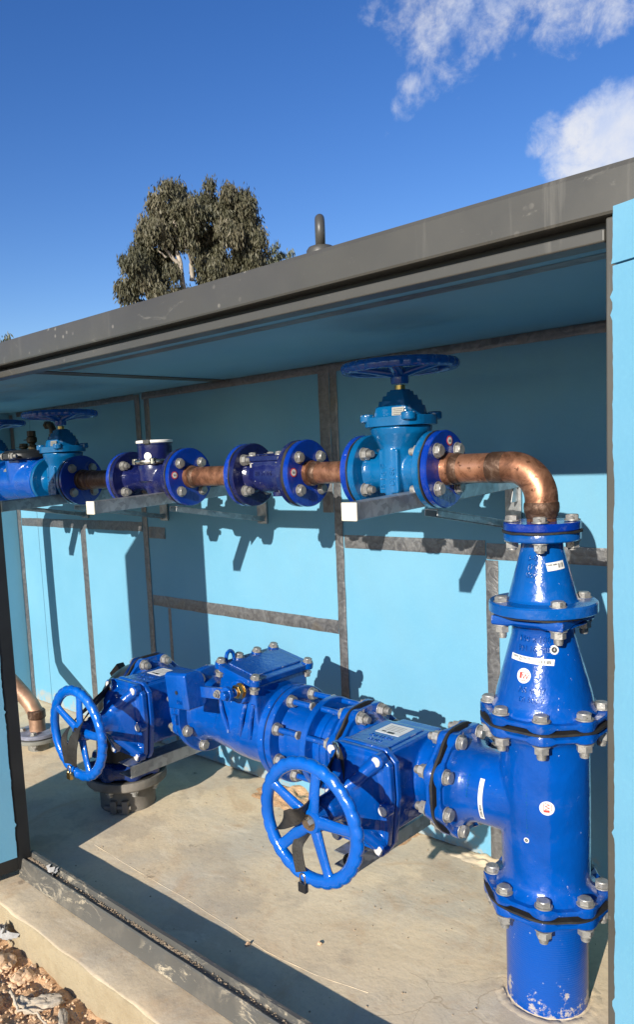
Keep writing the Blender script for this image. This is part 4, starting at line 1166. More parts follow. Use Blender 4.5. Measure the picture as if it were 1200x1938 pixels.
def gate_valve_lower(xc, half, label, label_txt):
    t = thing('gate_valve', (xc, 0, ZL), label, 'gate valve', 'big blue gate valves of the lower run')
    fx = frame((xc, 0, ZL), (1, 0, 0), (0, 1, 0)); h = half; g = G()
    g.lathe([(.118, -h + .006), (.117, -h + .017), (.105, -h + .028), (.097, -h + .045), (.095, -h + .07), (.095, h - .07), (.097, h - .045), (.105, h - .028), (.117, h - .017), (.118, h - .006)], fx, 64)
    g.box(xc - .075, xc + .075, -.196, 0, ZL - .092, ZL + .104)
    g.box(xc - .060, xc + .060, 0, .060, ZL - .09, ZL + .092)
    mk('body', g, M['blue'], t, remesh=.0036, smooth=6)
    for s_ in (-1, 1):
        g = G(); oct_flange(g, frame((xc + s_ * (h - .0025), 0, ZL), (-s_, 0, 0), (0, 1, 0)), .139, .022, 8, A8, .085); mk('flange', g, M['blue'], t)
    # raised name pad on the top
    g = G(); m = Matrix.Translation((xc, 0, ZL + .1035)); g.box(-.055, .055, -.168, -.015, 0, .0038, m); pad = mk('top_pad', g, M['blue'], t, bevel=.0025)
    g = G(); f = on_plane(m @ Matrix.Translation((0, -.062, .0038)) @ Matrix.Rotation(pi / 2, 4, 'Z')); patch(g, f, .068, .070, .0008); lb = sub('label', g, M['label'], pad, t)
    g = G()
    patch(g, lambda u, v, w: f(u - .024, v - .005, w), .010, .020, .0003, 1, 1, base=.0009); patch(g, lambda u, v, w: f(u - .022, v + .016, w), .006, .012, .0003, 1, 1, base=.0009)
    for k in range(4): patch(g, lambda u, v, w, k=k: f(u - .008 + .009 * k, v, w), .0012, .046, .0003, 1, 1, base=.0009)
    sub('print', g, M['ink'], lb, t)
    g = G(); f2 = on_plane(m @ Matrix.Translation((0, -.130, .0036))); text_on(g, f2, 'DN150', .022, 0, .012, .0009, 0); sub('cast_lettering', g, M['blue'], pad, t); g = G(); text_on(g, f2, 'PN16', .018, 0, -.014, .0009, 0); sub('cast_lettering', g, M['blue'], pad, t)
    # bonnet joint: two plates with bolt lobes
    def plate(y0, y1, gr):
        P = [(-.062, .112), (.062, .112), (.092, .085), (.095, .0), (.089, -.04), (.080, -.114), (.064, -.138), (-.064, -.138), (-.080, -.114), (-.089, -.04), (-.095, 0), (-.092, .085)]
        q = [(x * gr, z * gr) for x, z in P]
        g = G(); g.prism(q, 0, y1 - y0, frame((xc, y1, ZL), (0, -1, 0), (1, 0, 0))); return g
    mk('body_flange', plate(-.190, -.172, 1.0), M['blue'], t, bevel=.005, seg=3)
    mk('bonnet_flange', plate(-.2135, -.193, .985), M['blue'], t, bevel=.006, seg=3)
    for x, z in ((-.066, .094), (.066, .094), (.080, -.02), (-.080, -.02), (.064, -.119), (-.064, -.119)):
        g = G(); g.cyl(.0165, -.010, .017, frame((xc + x, -.2135, ZL + z), (0, -1, 0)), 24, .003); mk('bolt_boss', g, M['blue'], t)
        g = G(); g.lathe([(.0118, .0165), (.0118, .0185), (.0100, .0200), (.0001, .0204)], frame((xc + x, -.2135, ZL + z), (0, -1, 0)), 22); mk('bolt_cap', g, M['cap'], t)
    # bonnet dome with its waisted flanks and stem neck
    st = [(.2080, .066, .104, -.012), (.226, .062, .096, -.012), (.240, .053, .084, -.010), (.256, .044, .072, -.008), (.272, .037, .058, -.005), (.290, .034, .042, 0), (.300, .034, .035, 0), (.338, .032, .032, 0), (.346, .030, .030, 0), (.346, .024, .024, 0), (.362, .022, .022, 0)]
    vs = []; fs = []; g = G(); n_ = 36
    for y, a, b, dz in st:
        for k in range(n_):
            q = 2 * pi * k / n_; e = 2.0 + 1.6 * max(0, (.30 - y) / .09); r = 1 / ((abs(cos(q)) / a) ** e + (abs(sin(q)) / b) ** e) ** (1 / e)
            vs.append((xc + r * cos(q), -y, ZL + dz + r * sin(q)))
    for i in range(len(st) - 1):
        for k in range(n_): fs.append((i * n_ + k, i * n_ + (k + 1) % n_, (i + 1) * n_ + (k + 1) % n_, (i + 1) * n_ + k))
    fs += [tuple(range(n_)), tuple((len(st) - 1) * n_ + k for k in range(n_))]; g.add(vs, fs)
    for s_ in (-1, 1): g.tube([(xc + s_ * .060, -.213, ZL + .09), (xc + s_ * .045, -.236, ZL + .072), (xc + s_ * .030, -.262, ZL + .05), (xc, -.285, ZL + .028)], [.019, .017, .015, .012], 12)
    for s_ in (-1, 1): g.tube([(xc + s_ * .060, -.213, ZL - .115), (xc + s_ * .042, -.236, ZL - .088), (xc + s_ * .02, -.262, ZL - .06), (xc, -.285, ZL - .03)], [.019, .017, .015, .012], 12)
    g.box(xc - .074, xc + .074, -.2155, -.206, ZL - .128, ZL + .098)
    mk('bonnet', g, M['blue'], t, remesh=.0030, smooth=8)
    wheel_parts(t, (xc + .006, -.398, ZL - .004), (0, -1, 0), .147, .008, M['wheel'], .030, .022, (1, 0, 0), rim=.0155, hub_len=.026)
    # lifting ring at the upper corner of the bonnet
    g = G(); rr = .020; c = V((xc - .052, -.232, ZL + .090)); g.tube([c + V((rr * cos(a) * .8, -.010 * cos(a), rr * sin(a))) for a in [2 * pi * k / 28 for k in range(28)]], .0058, 10, True, up=(0, 1, 0)); mk('lifting_ring', g, M['steel'], t)
    return t
gvr = gate_valve_lower((KA + KB) / 2, (KA - KB) / 2, 'big blue gate valve with its wheel facing the viewer, next to the tee', '')
XL_, XR_ = (KD + KE) / 2, (KA + KB) / 2
copy_thing(gvr, (XL_ - XR_, 0, 0), 'big blue gate valve with its wheel facing the viewer, far left by the black bend')

def strap_and_lock(xc, seed, ls, ll, lr):
    # webbing threaded through the wheel and closed by a padlock
    W = V((xc + .006, -.398, ZL - .004)); r = random.Random(seed)
    g = G()
    if seed == 1:
        p1 = [(-.054, .165, .098), (-.050, .150, .085), (-.040, .100, .060), (-.012, .030, .046), (.000, -.008, .036), (-.010, -.026, .022), (-.034, -.030, .010), (-.058, -.027, -.004), (-.072, -.018, -.020)]
        p2 = [(-.052, .165, .104), (-.03, .155, .075), (.002, .11, .03), (.008, .06, .0), (-.002, .03, -.02), (-.02, .01, -.035), (-.038, -.006, -.060), (-.030, -.01, -.095), (-.022, -.012, -.118)]
    else:
        p1 = [(-.05, .165, .100), (-.04, .12, .08), (-.010, .05, .05), (.018, .0, .030), (.030, -.024, .010), (.012, -.030, -.030), (-.006, -.024, -.075), (-.020, -.018, -.098)]
        p2 = [(-.05, .165, .096), (-.06, .08, .05), (-.055, .02, .02), (-.048, -.020, -.010), (-.042, -.024, -.05), (-.038, -.020, -.098)]
    def smooth(p):
        q = [V(x) for x in p]
        for _ in range(3):
            n = [q[0]]
            for a, b in zip(q, q[1:]): n += [a.lerp(b, .25), a.lerp(b, .75)]
            q = n + [q[-1]]
        return q
    for p, wd in ((p1, .038), (p2, .028)):
        q = [W + v for v in smooth(p)]
        sd = [V((.25, 0, 1)).lerp(V((1, .2, .1)), min(1, i / len(q) * 1.15) if p is p2 or seed != 1 else .35 * i / len(q)) for i in range(len(q))]
        g.ribbon(q, wd, .0022, sd)
    tag(mk('webbing_strap', g, M['strap'], origin=W, ang=60), ls, 'strap', 'black straps on the handwheels')
    c = W + (V((-.018, -.012, -.142)) if seed == 1 else V((-.029, -.021, -.124)))
    t = thing('padlock', c, ll, 'padlock', 'padlocks on the straps')
    g = G(); g.box(-.011, .011, -.006, .006, -.022, .0, Matrix.Translation(c)); mk('body', g, M['black' if seed == 1 else 'brass'], t, bevel=.002)
    g = G(); g.tube([c + V(v) for v in ((-.007, 0, -.002), (-.007, 0, .014))] + [c + V((-.007 * cos(a), 0, .014 + .007 * sin(a))) for a in [pi * k / 8 for k in range(1, 8)]] + [c + V((.007, 0, .014)), c + V((.007, 0, -.002))], .0024, 10); mk('shackle', g, M['steel'], t)
strap_and_lock(XR_, 1, 'black strap looped over the hub of the right lower handwheel', 'dark padlock hanging below the hub of the right lower handwheel', '')
strap_and_lock(XL_, 2, 'black strap wound through the left lower handwheel', 'brass padlock hanging at the bottom of the left lower handwheel', '')
g = G(); c = V((XR_ + .035, -.30, .335)); g.tube([c + V((.0150 * cos(a), .004 * sin(a), .0115 * sin(a))) for a in [2 * pi * k / 26 for k in range(26)]], .0042, 10, True); g.tube([c + V((0, 0, -.010)), c + V((-.004, .012, -.028)), c + V((-.006, .03, -.034))], .0042, 8)
tag(mk('eye_hook', g, M['rubber'], origin=c), 'small black eye hook at the end of the right support channel', 'hook')

# dismantling joint
t = thing('dismantling_joint', ((KB + KC) / 2, 0, ZL), 'blue dismantling joint with long tie rods left of the right lower valve', 'pipe joint')
fz = frame((0, 0, ZL), (1, 0, 0), (0, 1, 0)); g = G()
g.lathe([(.104, KC + .02), (.098, KC + .030), (.0955, KC + .045), (.0955, -.640), (.0955, -.600), (.100, -.598), (.100, -.585), (.096, -.583), (.096, -.545), (.102, -.530)], fz, 64); mk('body', g, M['blue'], t)
g = G(); g.lathe([(.09, KC + .0025), (.1375, KC + .0025), (.140, KC + .005), (.140, KC + .021), (.1375, KC + .024), (.09, KC + .024)], fz, 80); mk('flange', g, M['blue'], t)
g = G(); g.lathe([(.097, -.632), (.126, -.632), (.1285, -.629), (.1285, -.614), (.126, -.611), (.097, -.611)], fz, 80); mk('loose_flange', g, M['blue'], t)
g = G(); oct_flange(g, frame((KB - .003, 0, ZL), (-1, 0, 0), (0, 1, 0)), .139, .022, 8, A8, .09); mk('flange', g, M['blue'], t)
g = G(); g.lathe([(.100, -.568), (.106, -.566), (.106, -.556), (.100, -.552)], fz, 64); mk('ring', g, M['blue'], t)
gasket(t, (KB, 0, ZL), (1, 0, 0), .138, .004, .006, 8, A8, (0, 1, 0))
def rod_mesh(a, b, nuts, d=.0085):
    g = G(); g.cyl(d, a, b, None, 16, .001)
    me = mesh_of(g, 'tie_rod'); me.materials.append(M['blue']); return me
rodA = rod_mesh(.024, .105, 0); rodB = rod_mesh(.128, .228, 0)
g = G(); hexa = lambda r: [(r * cos(pi / 3 * k), r * sin(pi / 3 * k)) for k in range(6)]
g.cyl(.0185, .0245, .0275, None, 20); g.prism(hexa(.0155), .0275, .0415)
nutm = mesh_of(g, 'nut', ang=30); nutm.materials.append(M['bolt'])
g = G(); g.prism(hexa(.012), .1045, .111); tipm = mesh_of(g, 'rod_tip', ang=30); tipm.materials.append(M['bolt'])
g = G(); g.cyl(.0092, .218, .2295, None, 14)
endm = mesh_of(g, 'rod_end', ang=30); endm.materials.append(M['bolt'])
fr = frame((KC, 0, ZL), (1, 0, 0), (0, 1, 0))
for k in range(8):
    a = A8 + k * pi / 4; m = fr @ Matrix.Translation((R8 * cos(a), R8 * sin(a), 0))
    inst('tie_rod', rodA, t, m); inst('tie_rod', rodB, t, m); inst('nut', nutm, t, m); inst('rod_tip', tipm, t, m); inst('rod_end', endm, t, m)
bolts(t, (KB, 0, ZL), (-1, 0, 0), R8, 8, A8, .0185, .050, x=(0, 1, 0))

# swing check valve
t = thing('check_valve', ((KC + KD) / 2, 0, ZL), 'blue swing check valve with bolted lid, side lever and counterweight', 'check valve')
g = G()
g.lathe([(.118, KD + .006), (.112, KD + .018), (.099, KD + .034), (.094, KD + .055), (.095, -1.06), (.103, -.99), (.112, -.93), (.114, -.88), (.112, -.83), (.112, KC - .035), (.118, KC - .020), (.122, KC - .006)], fz, 64)
# sloping lid housing
def hexhull(g, b, tp):
    vs = b + tp; n = len(b); g.add(vs, [tuple(range(n))[::-1], tuple(range(n, 2 * n))] + [(i, (i + 1) % n, n + (i + 1) % n, n + i) for i in range(n)])
zt0, zt1 = .640, .612
hexhull(g, [(-1.00, -.105, .45), (-.80, -.108, .45), (-.80, .108, .45), (-1.00, .105, .45)], [(-.945, -.112, zt0), (-.806, -.112, zt1), (-.806, .112, zt1), (-.945, .112, zt0)])
hexhull(g, [(-1.03, -.06, .44), (-.93, -.085, .44), (-.93, .085, .44), (-1.03, .06, .44)], [(-.965, -.06, .61), (-.93, -.085, .61), (-.93, .085, .61), (-.965, .06, .61)])
g.cyl(.034, .10, .140, frame((-.850, 0, .596), (0, -1, 0)), 28)
mk('body', g, M['blue'], t, remesh=.0036, smooth=5)
g = G(); g.lathe([(.09, KD + .0025), (.1365, KD + .0025), (.139, KD + .005), (.139, KD + .022), (.1365, KD + .025), (.09, KD + .025)], fz, 80)
for k in range(2):
    a = radians(-90 + 180 * k)
    g.box(-.016, .016, .125, .150, KD + .004, KD + .023, frame((0, 0, ZL), (1, 0, 0), (0, 1, 0)) @ Matrix.Rotation(a, 4, 'Z'))
mk('flange', g, M['blue'], t, bevel=.002)
g = G(); g.lathe([(.09, KC - .026), (.1375, KC - .026), (.140, KC - .023), (.140, KC - .005), (.1375, KC - .0025), (.09, KC - .0025)], fz, 80); mk('flange', g, M['blue'], t)
g = G(); top = frame(((-.945 - .806) / 2, 0, (zt0 + zt1) / 2 + .003), (sin(atan2(zt0 - zt1, .139)), 0, cos(atan2(zt0 - zt1, .139))), (1, 0, 0))
P = [(-.082, -.118), (-.060, -.128), (.060, -.128), (.080, -.118), (.080, .118), (.060, .128), (-.060, .128), (-.082, .118)]
g.prism(P, .0008, .0195, top); g.prism([(-.052, -.1), (.055, -.1), (.055, .1), (-.052, .1)], .0196, .0245, top)
for x, y in ((-.073, -.112), (-.073, -.038), (-.073, .038), (-.073, .112), (.072, -.112), (.072, .112)): g.cyl(.0175, .004, .0230, top @ Matrix.Translation((x, y, 0)), 20)
lidc = mk('lid', g, M['blue'], t, bevel=.004, seg=3)
for x, y in ((-.073, -.112), (-.073, -.038), (-.073, .038), (-.073, .112), (.072, -.112), (.072, .112)):
    inst('bolt', bolt_mesh(.0150, .03, .0), t, top @ Matrix.Translation((x, y, .0085)))
g = G(); c = top @ V((-.074, -.074, .022)); g.tube([c + V((.0, .016 * cos(a), .022 * sin(a) + .004)) for a in [pi * (k / 14 * 1.3 - .15) for k in range(15)]], .0058, 10, up=(1, 0, 0)); sub('lifting_eye', g, M['blue'], lidc, t)
# ribs on the front face
g = G()
for (x0, z0), (x1, z1) in (((-.962, .575), (-.925, .455)), ((-.842, .57), (-.878, .455)), ((-.815, .56), (-.835, .455))): g.tube([(x0, -.112, z0), ((x0 + x1) / 2, -.118, (z0 + z1) / 2), (x1, -.112, z1)], .0065, 8)
mk('rib', g, M['blue'], t)
g = G(); b_ = frame((-.832, -.140, .606), (0, -1, 0)); g.cyl(.0225, 0, .004, b_, 26); g.prism(hexa(.0205), .004, .022, b_); g.cyl(.014, .022, .0275, b_, 22, .002)
mk('gland_nut', g, M['brass'], t, bevel=.0012)
# lever from the shaft to the counterweight
A = V((-.832, -.188, .606)); B = V((-1.0, -.196, .592)); g = G()
g.cyl(.0125, -.022, .036, frame((-.832, -.176, .606), (0, -1, 0)), 22, .002)
d = (B - A).normalized(); fr_ = frame(A, d, (0, -1, 0)); g.box(-.006, .006, -.016, .016, .012, (B - A).length + .02, fr_); g.cyl(.0215, -.0075, .0075, frame((-.838, -.188, .606), (0, -1, 0)), 26, .002)
lev = mk('lever', g, M['blue'], t, bevel=.002)
g = G(); q = frame((-.866, -.197, .604), (0, -1, 0)); g.cyl(.0125, 0, .003, q, 18); g.prism(hexa(.0105), .003, .010, q); g.cyl(.006, .010, .015, q, 12); sub('lever_bolt', g, M['bolt'], lev, t)
g = G(); sec = [(-.250, .550), (-.190, .550), (-.180, .562), (-.178, .600)] + [(-.208 + .030 * cos(a), .626 + .030 * sin(a)) for a in [pi / 2 * k / 8 for k in range(9)]] + [(-.244, .6565), (-.252, .649)]
n = len(sec); x0, x1 = -1.034, -.940
wm = Matrix.Translation((-.985, 0, .60)) @ Matrix.Rotation(radians(-6), 4, 'Y') @ Matrix.Translation((.985, 0, -.60))
vs = [(x0, y, z) for y, z in sec] + [(x1, y, z) for y, z in sec]
g.add(vs, [tuple(range(n)), tuple(range(n, 2 * n))[::-1]] + [(i, (i + 1) % n, n + (i + 1) % n, n + i) for i in range(n)], wm)
cw = mk('counterweight', g, M['blue'], t, bevel=.005, seg=3)
g = G(); g.cyl(.0058, 0, .0012, frame((-.985, -.2522, .600), (0, -1, 0)), 16); sub('hole', g, M['rubber'], cw, t)
g = G(); text_on(g, on_plane(frame((-.975, -.2518, .572), (0, -1, 0), (1, 0, 0))), '150', .016, depth=.0012, base=-.0004); sub('cast_lettering', g, M['blue'], cw, t)
bolts(t, (KD, 0, ZL), (1, 0, 0), R8, 8, A8, .0185, .050, x=(0, 1, 0))
gasket(t, (KD, 0, ZL), (1, 0, 0), .137, .002, .004, 8, A8, (0, 1, 0)); gasket(t, (KC, 0, ZL), (1, 0, 0), .1385, .001, .004, 8, A8, (0, 1, 0))

# black bend turning down at the left end
t = thing('duckfoot_bend', (-1.64, 0, .13), 'black coated pipe bend turning down into the slab behind the left lower wheel', 'pipe fitting')
r = .172; cx, cz = -1.468, ZL - r
pts = [(KE - .004, 0, ZL)] + [(cx - r * sin(a), 0, cz + r * cos(a)) for a in [pi / 2 * k / 18 for k in range(19)]] + [(cx - r, 0, .19)]
g = G(); g.tube(pts, [.098] * 2 + [.1] * (len(pts) - 3) + [.105], 48); mk('body', g, M['black'], t)
g = G()
for a in (40, 62):
    a = radians(a); p = V((cx - (r + .105) * sin(a), 0, cz + (r + .105) * cos(a))); g.box(-.016, .016, -.035, .035, -.012, .018, frame(p, (-sin(a), 0, cos(a)), (0, 1, 0)))
mk('lug', g, M['black'], t, bevel=.004)
g = G(); oct_flange(g, frame((KE - .0025, 0, ZL), (-1, 0, 0), (0, 1, 0)), .139, .022, 8, A8, .09); mk('flange', g, M['deep'], t)
gasket(t, (KE, 0, ZL), (1, 0, 0), .137, .003, .006, 8, A8, (0, 1, 0))
bolts(t, (KE, 0, ZL), (-1, 0, 0), R8, 8, A8, .0185, .050, x=(0, 1, 0))
xr = cx - r
g = G(); oct_flange(g, frame((xr, 0, .128), UP), .142, .058, 8, A8, .09); mk('flange', g, M['deep'], t)
t = thing('floor_flange', (xr, 0, 0), 'grey flange collar set in the slab below the black bend', 'pipe fitting')
g = G(); g.lathe([(.09, -.02), (.103, -.02), (.103, .06), (.108, .092), (.146, .094), (.149, .098), (.149, .121), (.146, .1255), (.08, .1255)], Matrix.Translation((xr, 0, 0)), 64); mk('collar', g, M['iron'], t)
gasket(t, (xr, 0, .1268), UP, .14, .004, .003)
g = G()
for s_ in (-1, 1): g.box(-.012 + s_ * .022, .012 + s_ * .022, -.118, -.095, .004, .05, Matrix.Translation((xr, 0, 0)) @ Matrix.Rotation(radians(38), 4, 'Z'))
g.cyl(.008, -.05, .05, frame((xr + .062, -.09, .025), (.79, .62, 0)), 14); mk('clamp', g, M['iron'], t, bevel=.002)
bolts(t, (xr, 0, .126), UP, R8, 8, A8, .0185, .056)

# dirt and small bits on the slab
def dirt(name, x0, x1, y0, y1, h, mat, seed):
    g = G(); nx, ny = 90, 24; vs = []; fs = []
    for j in range(ny + 1):
        for i in range(nx + 1):
            x = x0 + (x1 - x0) * i / nx; y = y0 + (y1 - y0) * j / ny
            e = min(i, nx - i, 18) / 18 * (min(j, 12) / 12)
            vs.append((x, y, -.003 + max(0, e) * h * (.35 + .9 * abs(mnoise.fractal(V((x * 14, y * 14, seed)), 1, 2, 5)))))
    for j in range(ny):
        for i in range(nx): a = j * (nx + 1) + i; fs.append((a, a + 1, a + nx + 2, a + nx + 1))
    g.add(vs, fs); tag(mk(name, g, mat, ang=80), kind='stuff')
dirt('dirt', -1.36, -.62, .30, WALL - .001, .030, M['soil'], 1)
dirt('dirt', -.62, .30, .39, WALL - .001, .018, M['concrete'], 2)
g = G(); r_ = random.Random(8)
bs = rock_mesh(1, 21, sub_=1); v0 = [v.co.copy() for v in bs.vertices]; f0 = [tuple(p.vertices) for p in bs.polygons]
for k in range(420):
    x = r_.uniform(-1.42, .2); y = r_.choice((r_.uniform(-.526, -.509), r_.uniform(-.526, -.509), r_.uniform(-.48, .4))); s_ = r_.uniform(.0010, .0032)
    z = .0555 if y < -.5 else .0008
    g.add(v0, f0, Matrix.Translation((x, y, z)) @ Matrix.Rotation(r_.random() * 6, 4, 'Z') @ Matrix.Scale(s_, 4))
for k in range(1100):
    x = -1.45 + .95 * r_.random() ** .9 * (1 if r_.random() < .5 else r_.random()); x = r_.choice((r_.uniform(-1.45, -1.30), r_.uniform(-1.1, -.62), r_.uniform(-.9, -.7))); s_ = r_.uniform(.0007, .0022)
    g.add(v0, f0, Matrix.Translation((x, r_.gauss(-.517, .005), .0558)) @ Matrix.Rotation(r_.random() * 6, 4, 'Z') @ Matrix.Scale(s_, 4))
tag(mk('grit', g, M['grit'], ang=30), kind='stuff')
put_rock('pebble', (-.52, -.20, .003), .0055, 31, 'clod', 'dark brown pebble on the sunlit slab below the right wheel', 'pebble')
put_rock('pebble', (-.66, -.325, .003), .006, 32, 'clod', 'small brown pebble at the edge of the sill shadow', 'pebble', (.6, 1.5, 1))
g = G(); q = [(-1.33 + .008 * k, -.517 + .007 * sin(k * 1.9), .061 + .006 * abs(sin(k * 1.3))) for k in range(7)]; g.ribbon(q, .015, .0008, (0, .5, 1)); g.ribbon([V(p) + V((.034, .004, .004)) for p in q[:4]], .011, .0008, (0, 1, .4))
tag(mk('plastic_scrap', g, M['scrap'], origin=(-1.30, -.517, .04)), 'crumpled grey plastic scrap lying in the sill channel', 'scrap')
# hardened seams and cracks in the slab surface
g = G()
for pts in (((-1.45, -.275), (-1.2, -.285), (-.95, -.288), (-.75, -.30), (-.60, -.312), (-.45, -.30), (-.30, -.265)),):
    P = []
    for (a, b), (c, d) in zip(pts, pts[1:]):
        for k in range(12): t_ = k / 12; P.append((a + (c - a) * t_, b + (d - b) * t_ + .003 * mnoise.noise(V((a + t_ * 3, 1, 2))), -.0006))
    g.tube(P, [.0013 + .0008 * mnoise.noise(V((k * .3, 0, 0))) for k in range(len(P))], 6)
tag(mk('slab_seam', g, M['concrete']), kind='structure')

# ================================================================== TREES
def tree(base, bulbs, limbs, name, label, seed, leaves, leaf, ax, depth, mat, group):
    """bulbs: (across, up, radius) clump positions round a leaning limb frame; ax: across direction"""
    r = random.Random(seed); t = thing(name, base, label, 'tree', group); B = V(base); ax = V(ax).normalized(); dp = V((-ax.y, ax.x, 0))
    g = G()
    for pts in limbs:
        q = [B + ax * a + dp * c + V((0, 0, h)) for a, c, h, _ in pts]; rad = [p[3] for p in pts]
        Q = []; Rr_ = []
        for i in range(len(q) - 1):
            for k in range(5):
                f = k / 5; Q.append(q[i].lerp(q[i + 1], f) + V((mnoise.noise(q[i] * .7 + V((f * 2, 0, 0))), mnoise.noise(q[i] + V((0, f * 2, 5))), 0)) * .10); Rr_.append(rad[i] + (rad[i + 1] - rad[i]) * f)
        Q.append(q[-1]); Rr_.append(rad[-1]); g.tube(Q, Rr_, 10)
    mk('trunk', g, M['bark'], t, ang=60)
    vs = []; fs = []; tone = []
    for a, h, rad in bulbs:
        c = B + ax * a + V((0, 0, h)) + dp * r.uniform(-depth, depth) * .8
        nsub = max(6, int(rad * 34)); bt = r.uniform(.25, .75)
        for s_ in range(nsub):
            d = V((r.gauss(0, 1), r.gauss(0, 1), r.gauss(0, 1))).normalized() * rad * .95 * r.uniform(.25, 1) ** .6
            sc_ = c + V((d.x, d.y, d.z * .85)); st = max(0, min(1, bt + r.uniform(-.2, .2)))
            for k in range(int(leaves * rad)):
                p = sc_ + V((r.gauss(0, .085), r.gauss(0, .085), r.gauss(-.02, .12)))
                dn = V((r.gauss(0, .35), r.gauss(0, .35), -1)).normalized(); sd = dn.cross(V((r.gauss(0, 1), r.gauss(0, 1), r.gauss(0, .2)))).normalized()
                L_ = leaf * r.uniform(.6, 1.3); w = L_ * .13; n = len(vs)
                vs += [p, p + dn * L_ * .5 + sd * w, p + dn * L_, p + dn * L_ * .5 - sd * w]; fs.append((n, n + 1, n + 2, n + 3)); tone.append(max(0, min(1, st + r.gauss(0, .16))))
    me = bpy.data.meshes.new('crown'); me.from_pydata([v - B for v in vs], [], fs); me.materials.append(M[mat])
    at = me.attributes.new('tone', 'FLOAT', 'FACE'); at.data.foreach_set('value', tone)
    o = bpy.data.objects.new('crown', me); COL.objects.link(o); o.parent = t
    return t
gum = [(.62, 9.0, .40), (.70, 9.45, .36), (.45, 8.75, .34), (.80, 8.55, .34), (.25, 8.45, .26), (.75, 9.75, .24), (2.30, 9.25, .34), (2.45, 8.85, .34), (2.62, 8.45, .30), (2.2, 9.6, .26), (2.45, 7.7, .36), (.75, 7.75, .24), (.62, 8.35, .26), (-.25, 8.25, .30), (1.25, 7.35, .34), (-.95, 8.55, .28), (-.95, 7.45, .36), (-1.3, 7.15, .30), (-.70, 7.0, .30), (-.2, 7.35, .24), (1.45, 7.2, .34), (.75, 6.6, .34), (-1.40, 7.57, 0.40), (-1.52, 6.92, 0.37), (-1.12, 8.21, 0.40), (-0.75, 8.85, 0.42), (-0.45, 9.45, 0.38), (-0.12, 9.84, 0.28), (0.26, 10.11, 0.23), (-0.09, 9.28, 0.47), (0.41, 9.35, 0.47), (1.16, 10.09, 0.15), (1.13, 9.90, 0.18), (0.85, 9.51, 0.38), (1.19, 9.58, 0.32), (1.70, 9.70, 0.30), (2.07, 9.72, 0.30), (2.26, 9.40, 0.27), (1.88, 9.28, 0.44), (1.45, 9.12, 0.42), (2.06, 8.79, 0.44), (2.39, 8.61, 0.27), (2.56, 8.25, 0.27), (2.78, 8.05, 0.22), (2.32, 8.04, 0.42), (1.75, 8.39, 0.46), (1.26, 8.64, 0.45), (-0.50, 8.60, 0.45), (-0.79, 7.96, 0.45), (-1.00, 7.23, 0.39), (-0.50, 7.38, 0.32), (-1.28, 6.42, 0.30), (1.29, 7.82, 0.41), (1.79, 7.57, 0.41), (1.01, 7.34, 0.34), (0.00, 8.67, 0.42), (0.43, 8.82, 0.34), (0.77, 8.98, 0.37), (0.23, 6.95, 0.22), (-0.12, 6.72, 0.29), (-0.63, 6.65, 0.29), (1.06, 6.68, 0.41), (1.92, 6.82, 0.42), (2.58, 7.38, 0.31), (0.52, 6.20, 0.41), (-0.33, 5.98, 0.41), (-1.19, 5.76, 0.34), (1.52, 5.84, 0.41), (2.23, 6.23, 0.36), (0.24, 9.76, 0.33), (0.55, 8.01, 0.12), (1.60, 8.80, 0.34), (-0.35, 7.87, 0.30), (0.98, 8.16, 0.27), (0.29, 9.23, 0.37), (-1.09, 7.72, 0.37), (2.07, 8.05, 0.37)]
limbs = [[(0, 0, -.2, .26), (.03, 0, 1.5, .22), (.15, 0, 4.5, .16), (.23, 0, 6.38, .10)],
         [(0.23, 0, 6.38, 0.09), (0.15, -0.1, 7.53, 0.08), (0.07, -0.1, 8.18, 0.065), (0.02, -0.2, 8.91, 0.045), (-0.00, -0.2, 9.63, 0.02)],
         [(0.45, 0.1, 7.19, 0.08), (0.53, 0.15, 8.01, 0.06), (0.55, 0.1, 8.82, 0.045), (0.69, 0.1, 9.62, 0.02)],
         [(0.15, -0.1, 7.53, 0.07), (-0.17, -0.2, 7.99, 0.055), (-0.44, -0.3, 8.19, 0.04), (-0.74, -0.3, 8.69, 0.02)],
         [(-0.25, -0.3, 7.83, 0.035), (-0.54, -0.4, 8.03, 0.02)],
         [(0.29, 0, 6.54, 0.08), (-0.63, -0.4, 6.65, 0.05), (-1.10, -0.5, 6.99, 0.03), (-1.33, -0.5, 7.41, 0.015)],
         [(0.22, 0, 6.21, 0.07), (-0.40, -0.5, 6.23, 0.045), (-0.97, -0.6, 6.50, 0.02)],
         [(0.87, 0.4, 7.84, 0.05), (1.25, 0.5, 8.48, 0.035), (1.71, 0.5, 9.28, 0.015)],
         [(0.41, 0, 6.04, 0.08), (1.40, 0.5, 6.67, 0.06), (1.95, 0.6, 7.48, 0.045), (2.26, 0.6, 8.45, 0.02)],
         [(0.51, 0.1, 7.68, 0.04), (0.31, -0.3, 8.18, 0.03), (0.26, -0.4, 8.50, 0.015)]]
tree((-19.18, 15.05, -0.17), gum, limbs, 'gum_tree', 'tall olive gum tree with pale limbs behind the cabinet roof', 4, 330, .17, (0.64, 0.77, 0.00), .9, 'leaf', 'trees behind the cabinet')
tree((-32.63, 32.86, -0.17), [(0.80, 13.73, 0.31), (1.03, 13.41, 0.34), (0.52, 13.23, 0.37), (1.62, 13.23, 0.22), (1.05, 12.60, 0.56), (0.56, 12.02, 0.62), (1.15, 11.23, 0.69), (0.63, 10.34, 0.56)], [[(0, 0, -.2, .25), (0, 0, 5, .2), (.5, 0, 10, .1), (.8, 0, 12.6, .04)]],
     'far_gum_tree', 'smaller grey green tree showing just right of the tall gum tree', 9, 40, .32, (0.72, 0.70, 0.00), .8, 'leaf2', 'trees behind the cabinet')
